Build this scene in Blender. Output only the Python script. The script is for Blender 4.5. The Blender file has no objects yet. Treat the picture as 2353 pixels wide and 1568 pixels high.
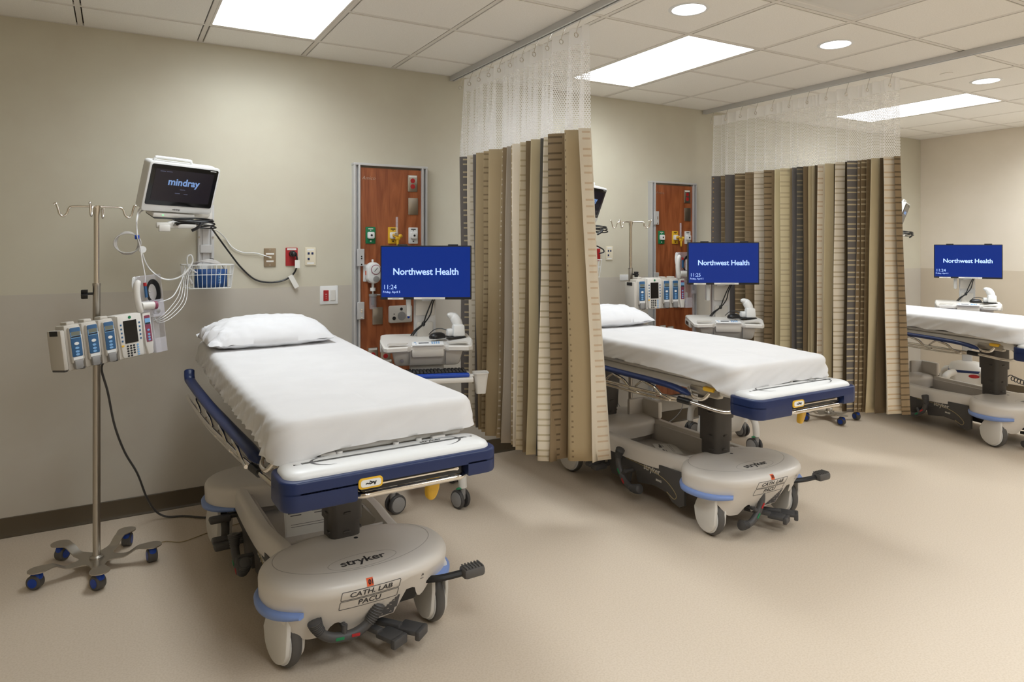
import bpy, bmesh, math, random
from mathutils import Vector, Matrix, noise
from mathutils.bvhtree import BVHTree

SC = bpy.context.scene
COL = SC.collection
R = math.radians

# ---------------------------------------------------------------- camera, world, exposure
cam_d = bpy.data.cameras.new('camera')
cam = bpy.data.objects.new('camera', cam_d); COL.objects.link(cam)
cam.location = (0, 0, 1.5583)
cam.rotation_euler = (R(90), 0, -0.5243)
cam_d.sensor_width = 36.0
cam_d.lens = 36.0 * 1574.39 / 2353
cam_d.shift_y = -(784 - 563.37) / 2353
cam_d.clip_start = 0.05
SC.camera = cam
w = bpy.data.worlds.new('world'); SC.world = w; w.use_nodes = True
w.node_tree.nodes['Background'].inputs[0].default_value = (1.0, 0.93, 0.85, 1)
w.node_tree.nodes['Background'].inputs[1].default_value = 0.0
SC.view_settings.view_transform = 'Standard'
SC.view_settings.look = 'None'
SC.view_settings.gamma = 1.0
SC.view_settings.use_curve_mapping = False
SC.view_settings.exposure = 0.12
PANEL_E = 4.0       # glow of the panel lenses
PANEL_W = 12.0      # in the bays
FILL_W = 12.0      # watts of each added fill panel outside the bays
DOWN_E = 14.0       # radiance of the round downlights

# ---------------------------------------------------------------- materials
def lin(c):
    f = lambda x: x / 12.92 if x <= 0.04045 else ((x + 0.055) / 1.055) ** 2.4
    return tuple(f(v / 255.0) for v in c) + (1.0,)
MATS = {}
def mat(name, rgb, rough=0.5, metal=0.0, spec=0.5, emit=None, es=0.0, alpha=1.0, trans=0.0, coat=0.0):
    if name in MATS: return MATS[name]
    m = bpy.data.materials.new(name); m.use_nodes = True
    b = m.node_tree.nodes['Principled BSDF']
    b.inputs['Base Color'].default_value = lin(rgb)
    b.inputs['Roughness'].default_value = rough
    b.inputs['Metallic'].default_value = metal
    b.inputs['Specular IOR Level'].default_value = spec
    if emit: b.inputs['Emission Color'].default_value = lin(emit); b.inputs['Emission Strength'].default_value = es
    if alpha < 1: b.inputs['Alpha'].default_value = alpha
    if trans: b.inputs['Transmission Weight'].default_value = trans
    if coat: b.inputs['Coat Weight'].default_value = coat
    MATS[name] = m
    return m
def nodes(m): return m.node_tree.nodes, m.node_tree.links, m.node_tree.nodes['Principled BSDF']
def add_noise(m, c2, scale, lo=0.4, hi=0.6, bump=0.0, detail=4, rot=None, stretch=(1, 1, 1), bscale=None, dist=0.0):
    N, L, b = nodes(m)
    tc = N.new('ShaderNodeTexCoord'); mp = N.new('ShaderNodeMapping'); mp.inputs['Scale'].default_value = stretch
    L.new(tc.outputs['Object'], mp.inputs[0])
    n = N.new('ShaderNodeTexNoise'); n.inputs['Scale'].default_value = scale; n.inputs['Detail'].default_value = detail
    n.inputs['Distortion'].default_value = dist
    L.new(mp.outputs[0], n.inputs['Vector'])
    r = N.new('ShaderNodeMapRange'); r.inputs[1].default_value = lo; r.inputs[2].default_value = hi
    L.new(n.outputs['Fac'], r.inputs[0])
    mx = N.new('ShaderNodeMix'); mx.data_type = 'RGBA'
    mx.inputs[6].default_value = b.inputs['Base Color'].default_value; mx.inputs[7].default_value = lin(c2)
    L.new(r.outputs[0], mx.inputs[0]); L.new(mx.outputs[2], b.inputs['Base Color'])
    if bump:
        n2 = n
        if bscale:
            n2 = N.new('ShaderNodeTexNoise'); n2.inputs['Scale'].default_value = bscale; L.new(mp.outputs[0], n2.inputs['Vector'])
        bp = N.new('ShaderNodeBump'); bp.inputs['Strength'].default_value = bump; bp.inputs['Distance'].default_value = 0.002
        L.new(n2.outputs['Fac'], bp.inputs['Height']); L.new(bp.outputs[0], b.inputs['Normal'])
    return m
M_wall = add_noise(mat('wall_paint', (206, 200, 181), 0.55, spec=0.3), (203, 196, 177), 3, bump=0.08, bscale=260)
M_wains = add_noise(mat('wall_protection', (196, 189, 176), 0.42, spec=0.4), (193, 185, 172), 3, bump=0.06, bscale=300)
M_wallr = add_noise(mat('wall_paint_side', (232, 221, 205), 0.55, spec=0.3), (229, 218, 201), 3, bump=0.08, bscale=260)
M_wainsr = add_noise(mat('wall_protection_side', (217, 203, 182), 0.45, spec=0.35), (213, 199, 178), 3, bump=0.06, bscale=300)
M_base = mat('vinyl_base', (84, 72, 54), 0.45)
M_floor = add_noise(mat('sheet_vinyl', (214, 198, 178), 0.42, spec=0.35), (206, 189, 167), 130, 0.42, 0.62, bump=0.05, detail=6)
M_tile = add_noise(mat('ceiling_tile', (246, 242, 235), 0.9, spec=0.1), (241, 237, 229), 160, bump=0.1)
M_grid = mat('ceiling_grid', (228, 222, 213), 0.55)
M_gap = mat('ceiling_void', (66, 60, 54), 0.9)
M_white = mat('white_plastic', (226, 222, 215), 0.4)
M_white2 = mat('bright_plastic', (236, 236, 234), 0.35)
M_beige = mat('cream_plastic', (205, 199, 189), 0.42)
M_hood = mat('hood_plastic', (220, 213, 204), 0.33)
M_pan = mat('pan_plastic', (200, 193, 185), 0.5)
M_blue = mat('navy_vinyl', (20, 40, 86), 0.38)
M_bluel = mat('pale_blue_plastic', (126, 150, 205), 0.4)
M_char = mat('charcoal_plastic', (74, 72, 71), 0.5)
M_char2 = mat('column_plastic', (70, 66, 63), 0.36)
M_black = mat('black_plastic', (22, 22, 23), 0.4)
M_rub = mat('grey_rubber', (88, 85, 82), 0.55)
M_chrome = mat('chrome', (225, 220, 212), 0.12, 1.0)
M_steel = mat('brushed_steel', (186, 180, 170), 0.33, 1.0)
M_alum = mat('anodised_aluminium', (206, 205, 204), 0.42, 0.25)
M_yel = mat('yellow_plastic', (233, 184, 48), 0.4)
M_red = mat('red_plastic', (172, 30, 34), 0.45)
M_green = mat('green_plastic', (20, 120, 74), 0.45)
M_grey = mat('grey_plastic', (148, 146, 144), 0.45)
M_greyd = mat('mark_grey', (92, 90, 90), 0.5)
M_ink = mat('ink_black', (30, 30, 32), 0.6)
M_paper = mat('paper', (232, 229, 222), 0.8)
M_paperg = mat('paper_print', (150, 150, 152), 0.8)
M_orange = mat('orange_sticker', (234, 96, 44), 0.6)
M_bluep = mat('caster_blue', (12, 66, 170), 0.4)
M_sheet = add_noise(mat('cotton_sheet', (228, 226, 225), 0.85, spec=0.15), (225, 223, 222), 6, bump=0.05, bscale=420)
M_pillow = mat('pillow_cotton', (234, 233, 234), 0.85, spec=0.15)
M_cufft = mat('cuff_nylon', (26, 70, 128), 0.6)
M_clear = mat('clear_plastic', (232, 230, 238), 0.08, alpha=0.28)
M_tube = mat('clear_tubing', (215, 210, 205), 0.25, alpha=0.75)
M_gold = mat('gold_line', (170, 150, 110), 0.5)
M_lcd = mat('lcd_grey', (120, 124, 112), 0.3)
M_pumpb = mat('pump_blue', (52, 96, 138), 0.4)
M_pumpl = mat('pump_light_blue', (130, 180, 226), 0.4)
M_pumpm = mat('pump_maroon', (140, 64, 88), 0.4)
M_lens = mat('panel_glow', (255, 255, 255), 0.5, emit=(240, 248, 255), es=PANEL_E)
M_lens2 = mat('downlight_glow', (255, 255, 255), 0.5, emit=(240, 248, 255), es=DOWN_E)
M_scr = mat('screen_navy', (6, 12, 40), 0.3, spec=0.25, emit=(14, 50, 140), es=0.7)
M_scrtext = mat('screen_text', (180, 205, 255), 0.3, emit=(172, 202, 255), es=0.6)
M_scrd = mat('monitor_dark', (14, 13, 17), 0.16, emit=(46, 40, 52), es=0.25)
M_scrb = mat('monitor_bezel', (14, 14, 15), 0.18)
M_mindtext = mat('monitor_text', (120, 150, 200), 0.3, emit=(110, 146, 200), es=0.32)
M_minddim = mat('monitor_dim_text', (70, 72, 90), 0.3, emit=(80, 82, 104), es=0.3)
M_led = mat('led_green', (120, 255, 160), 0.3, emit=(120, 255, 160), es=1.2)

def wood():
    m = mat('cherry_laminate', (142, 76, 42), 0.36)
    N, L, b = nodes(m)
    tc = N.new('ShaderNodeTexCoord'); mp = N.new('ShaderNodeMapping'); mp.inputs['Scale'].default_value = (9, 9, 1.1)
    L.new(tc.outputs['Object'], mp.inputs[0])
    n = N.new('ShaderNodeTexNoise'); n.inputs['Scale'].default_value = 2.2; n.inputs['Detail'].default_value = 7; n.inputs['Distortion'].default_value = 1.2
    L.new(mp.outputs[0], n.inputs['Vector'])
    r = N.new('ShaderNodeValToRGB'); L.new(n.outputs['Fac'], r.inputs[0])
    r.color_ramp.elements[0].position = 0.3; r.color_ramp.elements[0].color = lin((124, 62, 32))
    r.color_ramp.elements[1].position = 0.7; r.color_ramp.elements[1].color = lin((178, 104, 62))
    L.new(r.outputs[0], b.inputs['Base Color'])
    return m
M_wood = wood()

def fabric():
    m = mat('curtain_fabric', (190, 170, 130), 0.75, spec=0.25)
    N, L, b = nodes(m)
    a1 = N.new('ShaderNodeAttribute'); a1.attribute_name = 'band'
    a2 = N.new('ShaderNodeAttribute'); a2.attribute_name = 'dash'
    a3 = N.new('ShaderNodeAttribute'); a3.attribute_name = 'span'      # R: dash start, G: dash end, B: strength
    uv = N.new('ShaderNodeUVMap'); uv.uv_map = 'UVMap'
    sx = N.new('ShaderNodeSeparateXYZ'); L.new(uv.outputs[0], sx.inputs[0])
    sp = N.new('ShaderNodeSeparateColor'); L.new(a3.outputs['Color'], sp.inputs[0])
    def mth(op, a, bb):
        n = N.new('ShaderNodeMath'); n.operation = op
        for i, v in enumerate((a, bb)):
            if v is None: continue
            if isinstance(v, (int, float)): n.inputs[i].default_value = v
            else: L.new(v, n.inputs[i])
        return n.outputs[0]
    u, v = sx.outputs[0], sx.outputs[1]
    t = mth('FRACT', mth('DIVIDE', v, 0.088), None)
    d1 = mth('LESS_THAN', t, 0.115)
    d2 = mth('MULTIPLY', mth('GREATER_THAN', t, 0.38), mth('LESS_THAN', t, 0.50))
    d = mth('ADD', d1, d2)
    k = mth('MULTIPLY', mth('GREATER_THAN', u, sp.outputs[0]), mth('LESS_THAN', u, sp.outputs[1]))
    k = mth('MULTIPLY', mth('MULTIPLY', k, d), sp.outputs[2])
    mx = N.new('ShaderNodeMix'); mx.data_type = 'RGBA'
    L.new(k, mx.inputs[0]); L.new(a1.outputs['Color'], mx.inputs[6]); L.new(a2.outputs['Color'], mx.inputs[7])
    L.new(mx.outputs[2], b.inputs['Base Color'])
    n = N.new('ShaderNodeTexNoise'); n.inputs['Scale'].default_value = 500
    bp = N.new('ShaderNodeBump'); bp.inputs['Strength'].default_value = 0.1; bp.inputs['Distance'].default_value = 0.001
    L.new(n.outputs['Fac'], bp.inputs['Height']); L.new(bp.outputs[0], b.inputs['Normal'])
    return m
M_fabric = fabric()

def meshmat():
    m = mat('nylon_mesh', (246, 244, 240), 0.6)
    N, L, b = nodes(m)
    uv = N.new('ShaderNodeUVMap'); uv.uv_map = 'UVMap'
    P = 0.0125
    def mth(op, a, bb=None):
        n = N.new('ShaderNodeMath'); n.operation = op
        for i, v in enumerate((a, bb)):
            if v is None: continue
            if isinstance(v, (int, float)): n.inputs[i].default_value = v
            else: L.new(v, n.inputs[i])
        return n.outputs[0]
    sx = N.new('ShaderNodeSeparateXYZ'); L.new(uv.outputs[0], sx.inputs[0])
    def cell(ou, ov):
        a = mth('SUBTRACT', mth('FRACT', mth('ADD', mth('DIVIDE', sx.outputs[0], P), ou)), 0.5)
        c = mth('MULTIPLY', mth('SUBTRACT', mth('FRACT', mth('ADD', mth('DIVIDE', sx.outputs[1], P * 1.732), ov)), 0.5), 1.732)
        return mth('SQRT', mth('ADD', mth('MULTIPLY', a, a), mth('MULTIPLY', c, c)))
    dmin = mth('MINIMUM', cell(0, 0), cell(0.5, 0.5))
    hole = mth('LESS_THAN', dmin, 0.33)
    # the top hem of the net is solid tape
    hem = mth('LESS_THAN', sx.outputs[1], 0.455)
    hole = mth('MULTIPLY', hole, hem)
    dif = N.new('ShaderNodeBsdfDiffuse'); trl = N.new('ShaderNodeBsdfTranslucent'); tsp = N.new('ShaderNodeBsdfTransparent')
    for q in (dif, trl): q.inputs['Color'].default_value = lin((250, 248, 245))
    m1 = N.new('ShaderNodeMixShader'); m1.inputs[0].default_value = 0.45; L.new(dif.outputs[0], m1.inputs[1]); L.new(trl.outputs[0], m1.inputs[2])
    m2 = N.new('ShaderNodeMixShader'); L.new(hole, m2.inputs[0]); L.new(m1.outputs[0], m2.inputs[1]); L.new(tsp.outputs[0], m2.inputs[2])
    L.new(m2.outputs[0], N['Material Output'].inputs['Surface'])
    return m
M_net = meshmat()

# ---------------------------------------------------------------- mesh builder
def crom(pts, n=6, closed=False):
    P = [Vector(p) for p in pts]; out = []
    m = len(P)
    segs = m if closed else m - 1
    for i in range(segs):
        if closed: p0, p1, p2, p3 = P[(i - 1) % m], P[i], P[(i + 1) % m], P[(i + 2) % m]
        else: p0, p1, p2, p3 = P[max(i - 1, 0)], P[i], P[i + 1], P[min(i + 2, m - 1)]
        for k in range(n):
            t = k / n
            out.append(0.5 * ((2 * p1) + (-p0 + p2) * t + (2 * p0 - 5 * p1 + 4 * p2 - p3) * t * t + (-p0 + 3 * p1 - 3 * p2 + p3) * t ** 3))
    if not closed: out.append(P[-1])
    return out
def rrect(sx, sy, r, n=6, cx=0, cy=0):
    o = []
    for (a, x, y) in ((0, sx / 2 - r, sy / 2 - r), (90, -sx / 2 + r, sy / 2 - r), (180, -sx / 2 + r, -sy / 2 + r), (270, sx / 2 - r, -sy / 2 + r)):
        for k in range(n + 1):
            t = R(a + 90 * k / n); o.append((cx + x + r * math.cos(t), cy + y + r * math.sin(t)))
    return o
def rot(ax, deg): return Matrix.Rotation(R(deg), 4, ax)
def tr(x, y, z): return Matrix.Translation((x, y, z))
XZ = Matrix(((1, 0, 0, 0), (0, 0, -1, 0), (0, 1, 0, 0), (0, 0, 0, 1)))      # local xy -> world xz, local z -> -y (towards the viewer)

class B:
    def __init__(s): s.bm = bmesh.new()
    def _merge(s, t, M=None, mi=0):
        for f in t.faces: f.material_index = mi
        if M is not None: t.transform(M)
        me = bpy.data.meshes.new('tmp'); t.to_mesh(me); t.free(); s.bm.from_mesh(me); bpy.data.meshes.remove(me)
        return s
    def box(s, c, d, bev=0.0, M=None, mi=0, seg=2, taper=None):
        t = bmesh.new(); bmesh.ops.create_cube(t, size=1)
        for v in t.verts:
            if taper and v.co.z < 0: v.co.x *= taper[0]; v.co.y *= taper[1]
            v.co = Vector((v.co.x * d[0] + c[0], v.co.y * d[1] + c[1], v.co.z * d[2] + c[2]))
        if bev: bmesh.ops.bevel(t, geom=list(t.edges), offset=min(bev, min(d) * 0.49), segments=seg, affect='EDGES', profile=0.5)
        return s._merge(t, M, mi)
    def loft(s, rings, cap0=True, cap1=True, closed=True, M=None, mi=0):
        t = bmesh.new(); vs = [[t.verts.new(p) for p in r] for r in rings]
        n = len(rings[0])
        for a, b in zip(vs[:-1], vs[1:]):
            for i in range(n if closed else n - 1):
                j = (i + 1) % n
                try: t.faces.new((a[i], a[j], b[j], b[i]))
                except ValueError: pass
        if cap0: t.faces.new(list(reversed(vs[0])))
        if cap1: t.faces.new(vs[-1])
        bmesh.ops.recalc_face_normals(t, faces=list(t.faces))
        return s._merge(t, M, mi)
    def prism(s, pts, h, bev=0.0, M=None, mi=0, seg=2):
        t = bmesh.new()
        b = [t.verts.new((p[0], p[1], 0)) for p in pts]; u = [t.verts.new((p[0], p[1], h)) for p in pts]
        n = len(pts)
        for i in range(n): t.faces.new((b[i], b[(i + 1) % n], u[(i + 1) % n], u[i]))
        f0 = t.faces.new(list(reversed(b))); f1 = t.faces.new(u)
        bmesh.ops.recalc_face_normals(t, faces=list(t.faces))
        if bev: bmesh.ops.bevel(t, geom=[e for f in (f1,) for e in f.edges], offset=bev, segments=seg, affect='EDGES', profile=0.5)
        return s._merge(t, M, mi)
    def tube(s, pts, r, n=8, closed=False, M=None, mi=0, flat=1.0):
        P = [Vector(p) for p in pts]; m = len(P); rings = []
        rr = r if isinstance(r, (list, tuple)) else [r] * m
        nrm = None
        for i in range(m):
            a = P[(i - 1) % m] if (closed or i) else P[0]; c = P[(i + 1) % m] if (closed or i < m - 1) else P[-1]
            T = (c - a)
            T = T.normalized() if T.length > 1e-9 else Vector((0, 0, 1))
            if nrm is None:
                nrm = T.cross(Vector((0, 0, 1)))
                if nrm.length < 1e-3: nrm = T.cross(Vector((0, 1, 0)))
            nrm = (nrm - T * nrm.dot(T)).normalized(); bn = T.cross(nrm)
            rings.append([P[i] + (nrm * math.cos(2 * math.pi * k / n) + bn * math.sin(2 * math.pi * k / n) * flat) * rr[i] for k in range(n)])
        if closed: rings.append(rings[0])
        return s.loft(rings, not closed, not closed, True, M, mi)
    def lathe(s, prof, n=24, M=None, mi=0):
        rings = [[(max(r, 1e-5) * math.cos(2 * math.pi * k / n), max(r, 1e-5) * math.sin(2 * math.pi * k / n), z) for k in range(n)] for r, z in prof]
        return s.loft(rings, True, True, True, M, mi)
    def cyl(s, p0, p1, r, n=16, r1=None, M=None, mi=0, bev=0):
        return s.tube([p0, p1], [r, r1 if r1 is not None else r], n, M=M, mi=mi)
    def grid(s, P, M=None, mi=0):
        t = bmesh.new(); vs = [[t.verts.new(p) for p in r] for r in P]
        for a, b in zip(vs[:-1], vs[1:]):
            for i in range(len(a) - 1): t.faces.new((a[i], a[i + 1], b[i + 1], b[i]))
        return s._merge(t, M, mi)
    def ell(s, c, d, n=20, M=None, mi=0):
        t = bmesh.new(); bmesh.ops.create_uvsphere(t, u_segments=n, v_segments=n // 2, radius=1)
        for v in t.verts: v.co = Vector((v.co.x * d[0] + c[0], v.co.y * d[1] + c[1], v.co.z * d[2] + c[2]))
        return s._merge(t, M, mi)
    def build(s, name, mats, parent=None, smooth=38, label=None, loc=None, weld=False):
        if weld: bmesh.ops.remove_doubles(s.bm, verts=list(s.bm.verts), dist=1e-5)
        me = bpy.data.meshes.new(name); s.bm.to_mesh(me); s.bm.free()
        for m in (mats if isinstance(mats, (list, tuple)) else [mats]): me.materials.append(m)
        if smooth:
            for p in me.polygons: p.use_smooth = True
            me.set_sharp_from_angle(angle=R(smooth))
        o = bpy.data.objects.new(name, me); COL.objects.link(o)
        if parent: o.parent = parent
        if loc: o.location = loc
        if label: o['label'] = label
        return o
def tag(o, label, cat, group=None, kind='thing'):
    if label: o['label'] = label
    o['category'] = cat
    if group: o['group'] = group
    o['kind'] = kind
    return o
def thing(name, label, cat, loc=(0, 0, 0), rz=0.0, group=None):
    o = bpy.data.objects.new(name, None); COL.objects.link(o); o.empty_display_size = 0.1
    o.location = loc; o.rotation_euler = (0, 0, R(rz))
    return tag(o, label, cat, group)
def struct(o): o['kind'] = 'structure'; return o
def text_bm(body, size, bold=0.0, extr=0.0005, align='CENTER', spacing=1.0, shear=0.0, sub=False):
    cu = bpy.data.curves.new('txt', 'FONT'); cu.body = body; cu.size = size; cu.offset = bold; cu.extrude = extr; cu.align_x = align
    cu.align_y = 'CENTER'; cu.space_character = spacing; cu.shear = shear; cu.resolution_u = 3
    o = bpy.data.objects.new('txt', cu); COL.objects.link(o)
    bpy.context.view_layer.update()
    me = bpy.data.meshes.new_from_object(o.evaluated_get(bpy.context.evaluated_depsgraph_get()))
    bpy.data.objects.remove(o); bpy.data.curves.remove(cu)
    b = bmesh.new(); b.from_mesh(me); bpy.data.meshes.remove(me)
    for f in b.faces: f.material_index = 0
    return b
def text(b, body, size, M, mi=0, **k): return b._merge(text_bm(body, size, **k), M, mi)
def project(b, bvh, axis, off=0.0006, inv=None):
    """lay a thin flat mark onto a curved surface along the given direction"""
    bmesh.ops.triangulate(b, faces=list(b.faces))
    miss = []
    for v in b.verts:
        h = bvh.ray_cast(v.co - axis * 0.5, axis)
        if h[0] is not None: v.co = h[0] - axis * off
        else: miss.append(v)
    if miss: bmesh.ops.delete(b, geom=miss, context='VERTS')
    return b
def kids(o): return [c for c in bpy.data.objects if c.parent == o]
def copy_tree(o, parent=None):
    c = o.copy(); COL.objects.link(c)
    if parent: c.parent = parent
    for ch in kids(o): copy_tree(ch, c)
    return c
def smooth01(a, b, x):
    t = max(0.0, min(1.0, (x - a) / (b - a))); return t * t * (3 - 2 * t)
# ================================================================ room shell
XL, XR, YF, YB, H = -2.2, 8.098, -3.2, 4.5186, 2.7805
T = 0.6096; GX, GY = -0.1708, YB - 0.3705
def slab(name, c, d, m): return struct(B().box(c, d).build(name, m, smooth=0))
slab('floor', ((XL + XR) / 2, (YF + YB) / 2, -0.05), (XR - XL, YB - YF, 0.1), M_floor)
slab('wall_back', ((XL + XR) / 2, YB + 0.06, H / 2), (XR - XL + 0.24, 0.12, H + 0.2), M_wall)
slab('wall_right', (XR + 0.06, (YF + YB) / 2, H / 2), (0.12, YB - YF, H + 0.2), M_wallr)
slab('wall_left', (XL - 0.06, (YF + YB) / 2, H / 2), (0.12, YB - YF, H + 0.2), M_wall)
slab('wall_front', ((XL + XR) / 2, YF - 0.06, H / 2), (XR - XL + 0.24, 0.12, H + 0.2), M_wallr)
slab('trim_1', ((XL + XR) / 2, YB - 0.0012, 1.29 / 2), (XR - XL, 0.0024, 1.29), M_wains)
slab('trim_2', (XR - 0.0012, (YF + YB) / 2, 1.29 / 2), (0.0024, YB - YF - 0.006, 1.29), M_wainsr)
def cove(name, M, ln):
    pr = [(0, 0), (0.022, 0), (0.022, 0.003), (0.010, 0.010), (0.006, 0.022), (0.006, 0.100), (0.004, 0.103), (0, 0.103)]
    b = B().loft([[(x, p[0], p[1]) for p in pr] for x in (-ln / 2, ln / 2)], M=M)
    return struct(b.build(name, M_base, smooth=30))
cove('baseboard_back', tr((XL + XR) / 2, YB - 0.0024, 0) @ Matrix.Scale(-1, 4, (0, 1, 0)), XR - XL - 0.05)
cove('baseboard_right', tr(XR - 0.0024, (YF + YB) / 2, 0) @ rot('Z', 90), YB - YF - 0.06)

# ceiling: backing, exposed grid and drop-in tiles
nx0 = int(math.floor((XL - GX) / T)); nx1 = int(math.ceil((XR - GX) / T))
ny1 = int(math.ceil((GY - YF) / T))
LIGHT_CELLS = {}
def mark(i, j0, n, what):
    for k in range(n): LIGHT_CELLS[(i, j0 + k)] = what
PANELS = [(1, 0, 'flat ceiling light panel above the left bed'), (5, 0, 'flat ceiling light panel above the middle bed'), (10, 0, 'flat ceiling light panel above the far right bed')]
FILL_PANELS = [(1, 5), (4, 5), (7, 5), (10, 5), (12, 2), (2, 8), (5, 8), (8, 8)]  # unseen panels added out of view to brighten floor, stretchers and right wall
for i, j, _ in PANELS: mark(i, j, 2, 'p')
for i, j in FILL_PANELS: mark(i, j, 2, 'p')
mark(5, 3, 1, 'd')
DOWN = [(2.568, 2.612), (3.791, 2.623), (5.605, 2.647), (1.35, 2.612), (6.83, 2.64)]
slab('ceiling', ((XL + XR) / 2, (YF + YB) / 2, H + 0.06), (XR - XL, YB - YF, 0.08), M_gap)
b = B()
def xr(i): return max(XL, GX + T * i), min(XR, GX + T * (i + 1))
for j in range(-1, ny1):
    y1 = YB if j == -1 else GY - T * j
    y0 = GY if j == -1 else max(YF, GY - T * (j + 1))
    for i in range(nx0, nx1):
        if (i, j) in LIGHT_CELLS: continue
        x0, x1 = xr(i)
        if x1 - x0 < 0.05 or y1 - y0 < 0.05: continue
        g = 0.0185
        b.box(((x0 + x1) / 2, (y0 + y1) / 2, H + 0.009), (x1 - x0 - 2 * g, y1 - y0 - 2 * g, 0.018), 0.002, seg=1)
struct(b.build('ceiling', M_tile, smooth=0))
b = B()
for i in range(nx0 + 1, nx1):
    x = GX + T * i
    b.box((x, (YF + YB) / 2, H + 0.008), (0.024, YB - YF, 0.012))
for j in range(0, ny1):
    y = GY - T * j
    for i in range(nx0, nx1):
        x0, x1 = xr(i)
        if (i, j - 1) in LIGHT_CELLS and (i, j) in LIGHT_CELLS: continue
        b.box(((x0 + x1) / 2, y, H + 0.0085), (x1 - x0 - 0.024, 0.024, 0.012))
# wall angle
b.box(((XL + XR) / 2, YB - 0.011, H + 0.006), (XR - XL, 0.022, 0.012))
b.box((XR - 0.011, (YF + YB) / 2, H + 0.006), (0.022, YB - YF - 0.05, 0.012))
struct(b.build('trim_3', M_grid, smooth=0))

def panel_light(i, j, label, group=None, watt=None):
    cx, cy = GX + T * (i + 0.5), GY - T * (j + 1)
    t = thing('ceiling_light', label, 'ceiling light', (cx, cy, H + 0.004), group=group)
    w, l = T - 0.026, 2 * T - 0.026
    b = B(); e = 0.012
    for s in (-1, 1):
        b.box((s * (w / 2 - e / 2), 0, 0.004), (e, l, 0.012), 0.001)
        b.box((0, s * (l / 2 - e / 2), 0.004), (w - 2 * e, e, 0.012), 0.001)
    b.build('light_frame', M_grid, t, 0)
    B().box((0, 0, 0.005), (w - 2 * e, l - 2 * e, 0.004)).build('diffuser', M_lens, t, 0)
    ld = bpy.data.lights.new('panel_lamp', 'AREA'); ld.shape = 'RECTANGLE'; ld.size = w - 2 * e; ld.size_y = l - 2 * e
    ld.energy = watt or PANEL_W; ld.color = (0.88, 0.945, 1.0); ld.spread = R(150)
    lo = bpy.data.objects.new('panel_lamp', ld); COL.objects.link(lo); lo.parent = t; lo.location = (0, 0, 0.0015)
for i, j, lb in PANELS: panel_light(i, j, lb)
for i, j in FILL_PANELS: panel_light(i, j, 'added fill light panel over the open floor outside the bays, out of view', 'added fill panels over the open floor', 32.0 if i == 12 else (7.0 if i > 6 else FILL_W))
for k, (x, y) in enumerate(DOWN):
    lb = ['round recessed downlight above the first curtain end, nearest the viewer', 'round recessed downlight between the two curtain tracks, on the right of the middle panel',
          'round recessed downlight beyond the second curtain track', 'round recessed downlight over the foot of the left bed, beyond the frame', 'round recessed downlight near the far right wall'][k]
    t = thing('downlight', lb, 'downlight', (x, y, H), group='recessed round downlights')
    B().lathe([(0.084, -0.0005), (0.086, -0.004), (0.100, -0.004), (0.104, -0.001), (0.104, 0.004), (0.084, 0.004)], 40).build('trim_ring', M_white2, t)
    B().lathe([(0.0835, -0.0008), (0.0835, 0.004)], 40).build('lens', M_lens2, t)
# plaque air diffuser in the ceiling
t = thing('air_diffuser', 'white square plaque air diffuser in the ceiling, top right', 'air vent', (GX + T * 5.5, GY - T * 3.5, H))
b = B(); a = T - 0.03
b.loft([rr for rr in ([(x, y, 0.004) for x, y in rrect(a, a, 0.004, 2)], [(x, y, 0.0) for x, y in rrect(a - 0.01, a - 0.01, 0.004, 2)], [(x, y, 0.0) for x, y in rrect(a - 0.08, a - 0.08, 0.004, 2)], [(x, y, 0.03) for x, y in rrect(a - 0.16, a - 0.16, 0.004, 2)])], True, True)
b.build('diffuser_frame', M_white, t, 20)
B().box((0, 0, 0.002), (a - 0.15, a - 0.15, 0.008), 0.003).build('plaque', M_white, t)
t = B().lathe([(0.04, 0.0), (0.042, -0.003), (0.034, -0.006), (0.0, -0.006)], 28).build('sprinkler_cover', M_tile)
t.location = (5.13, 2.68, H); tag(t, 'small round flush sprinkler cover beside the far downlight', 'sprinkler cover')

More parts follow.
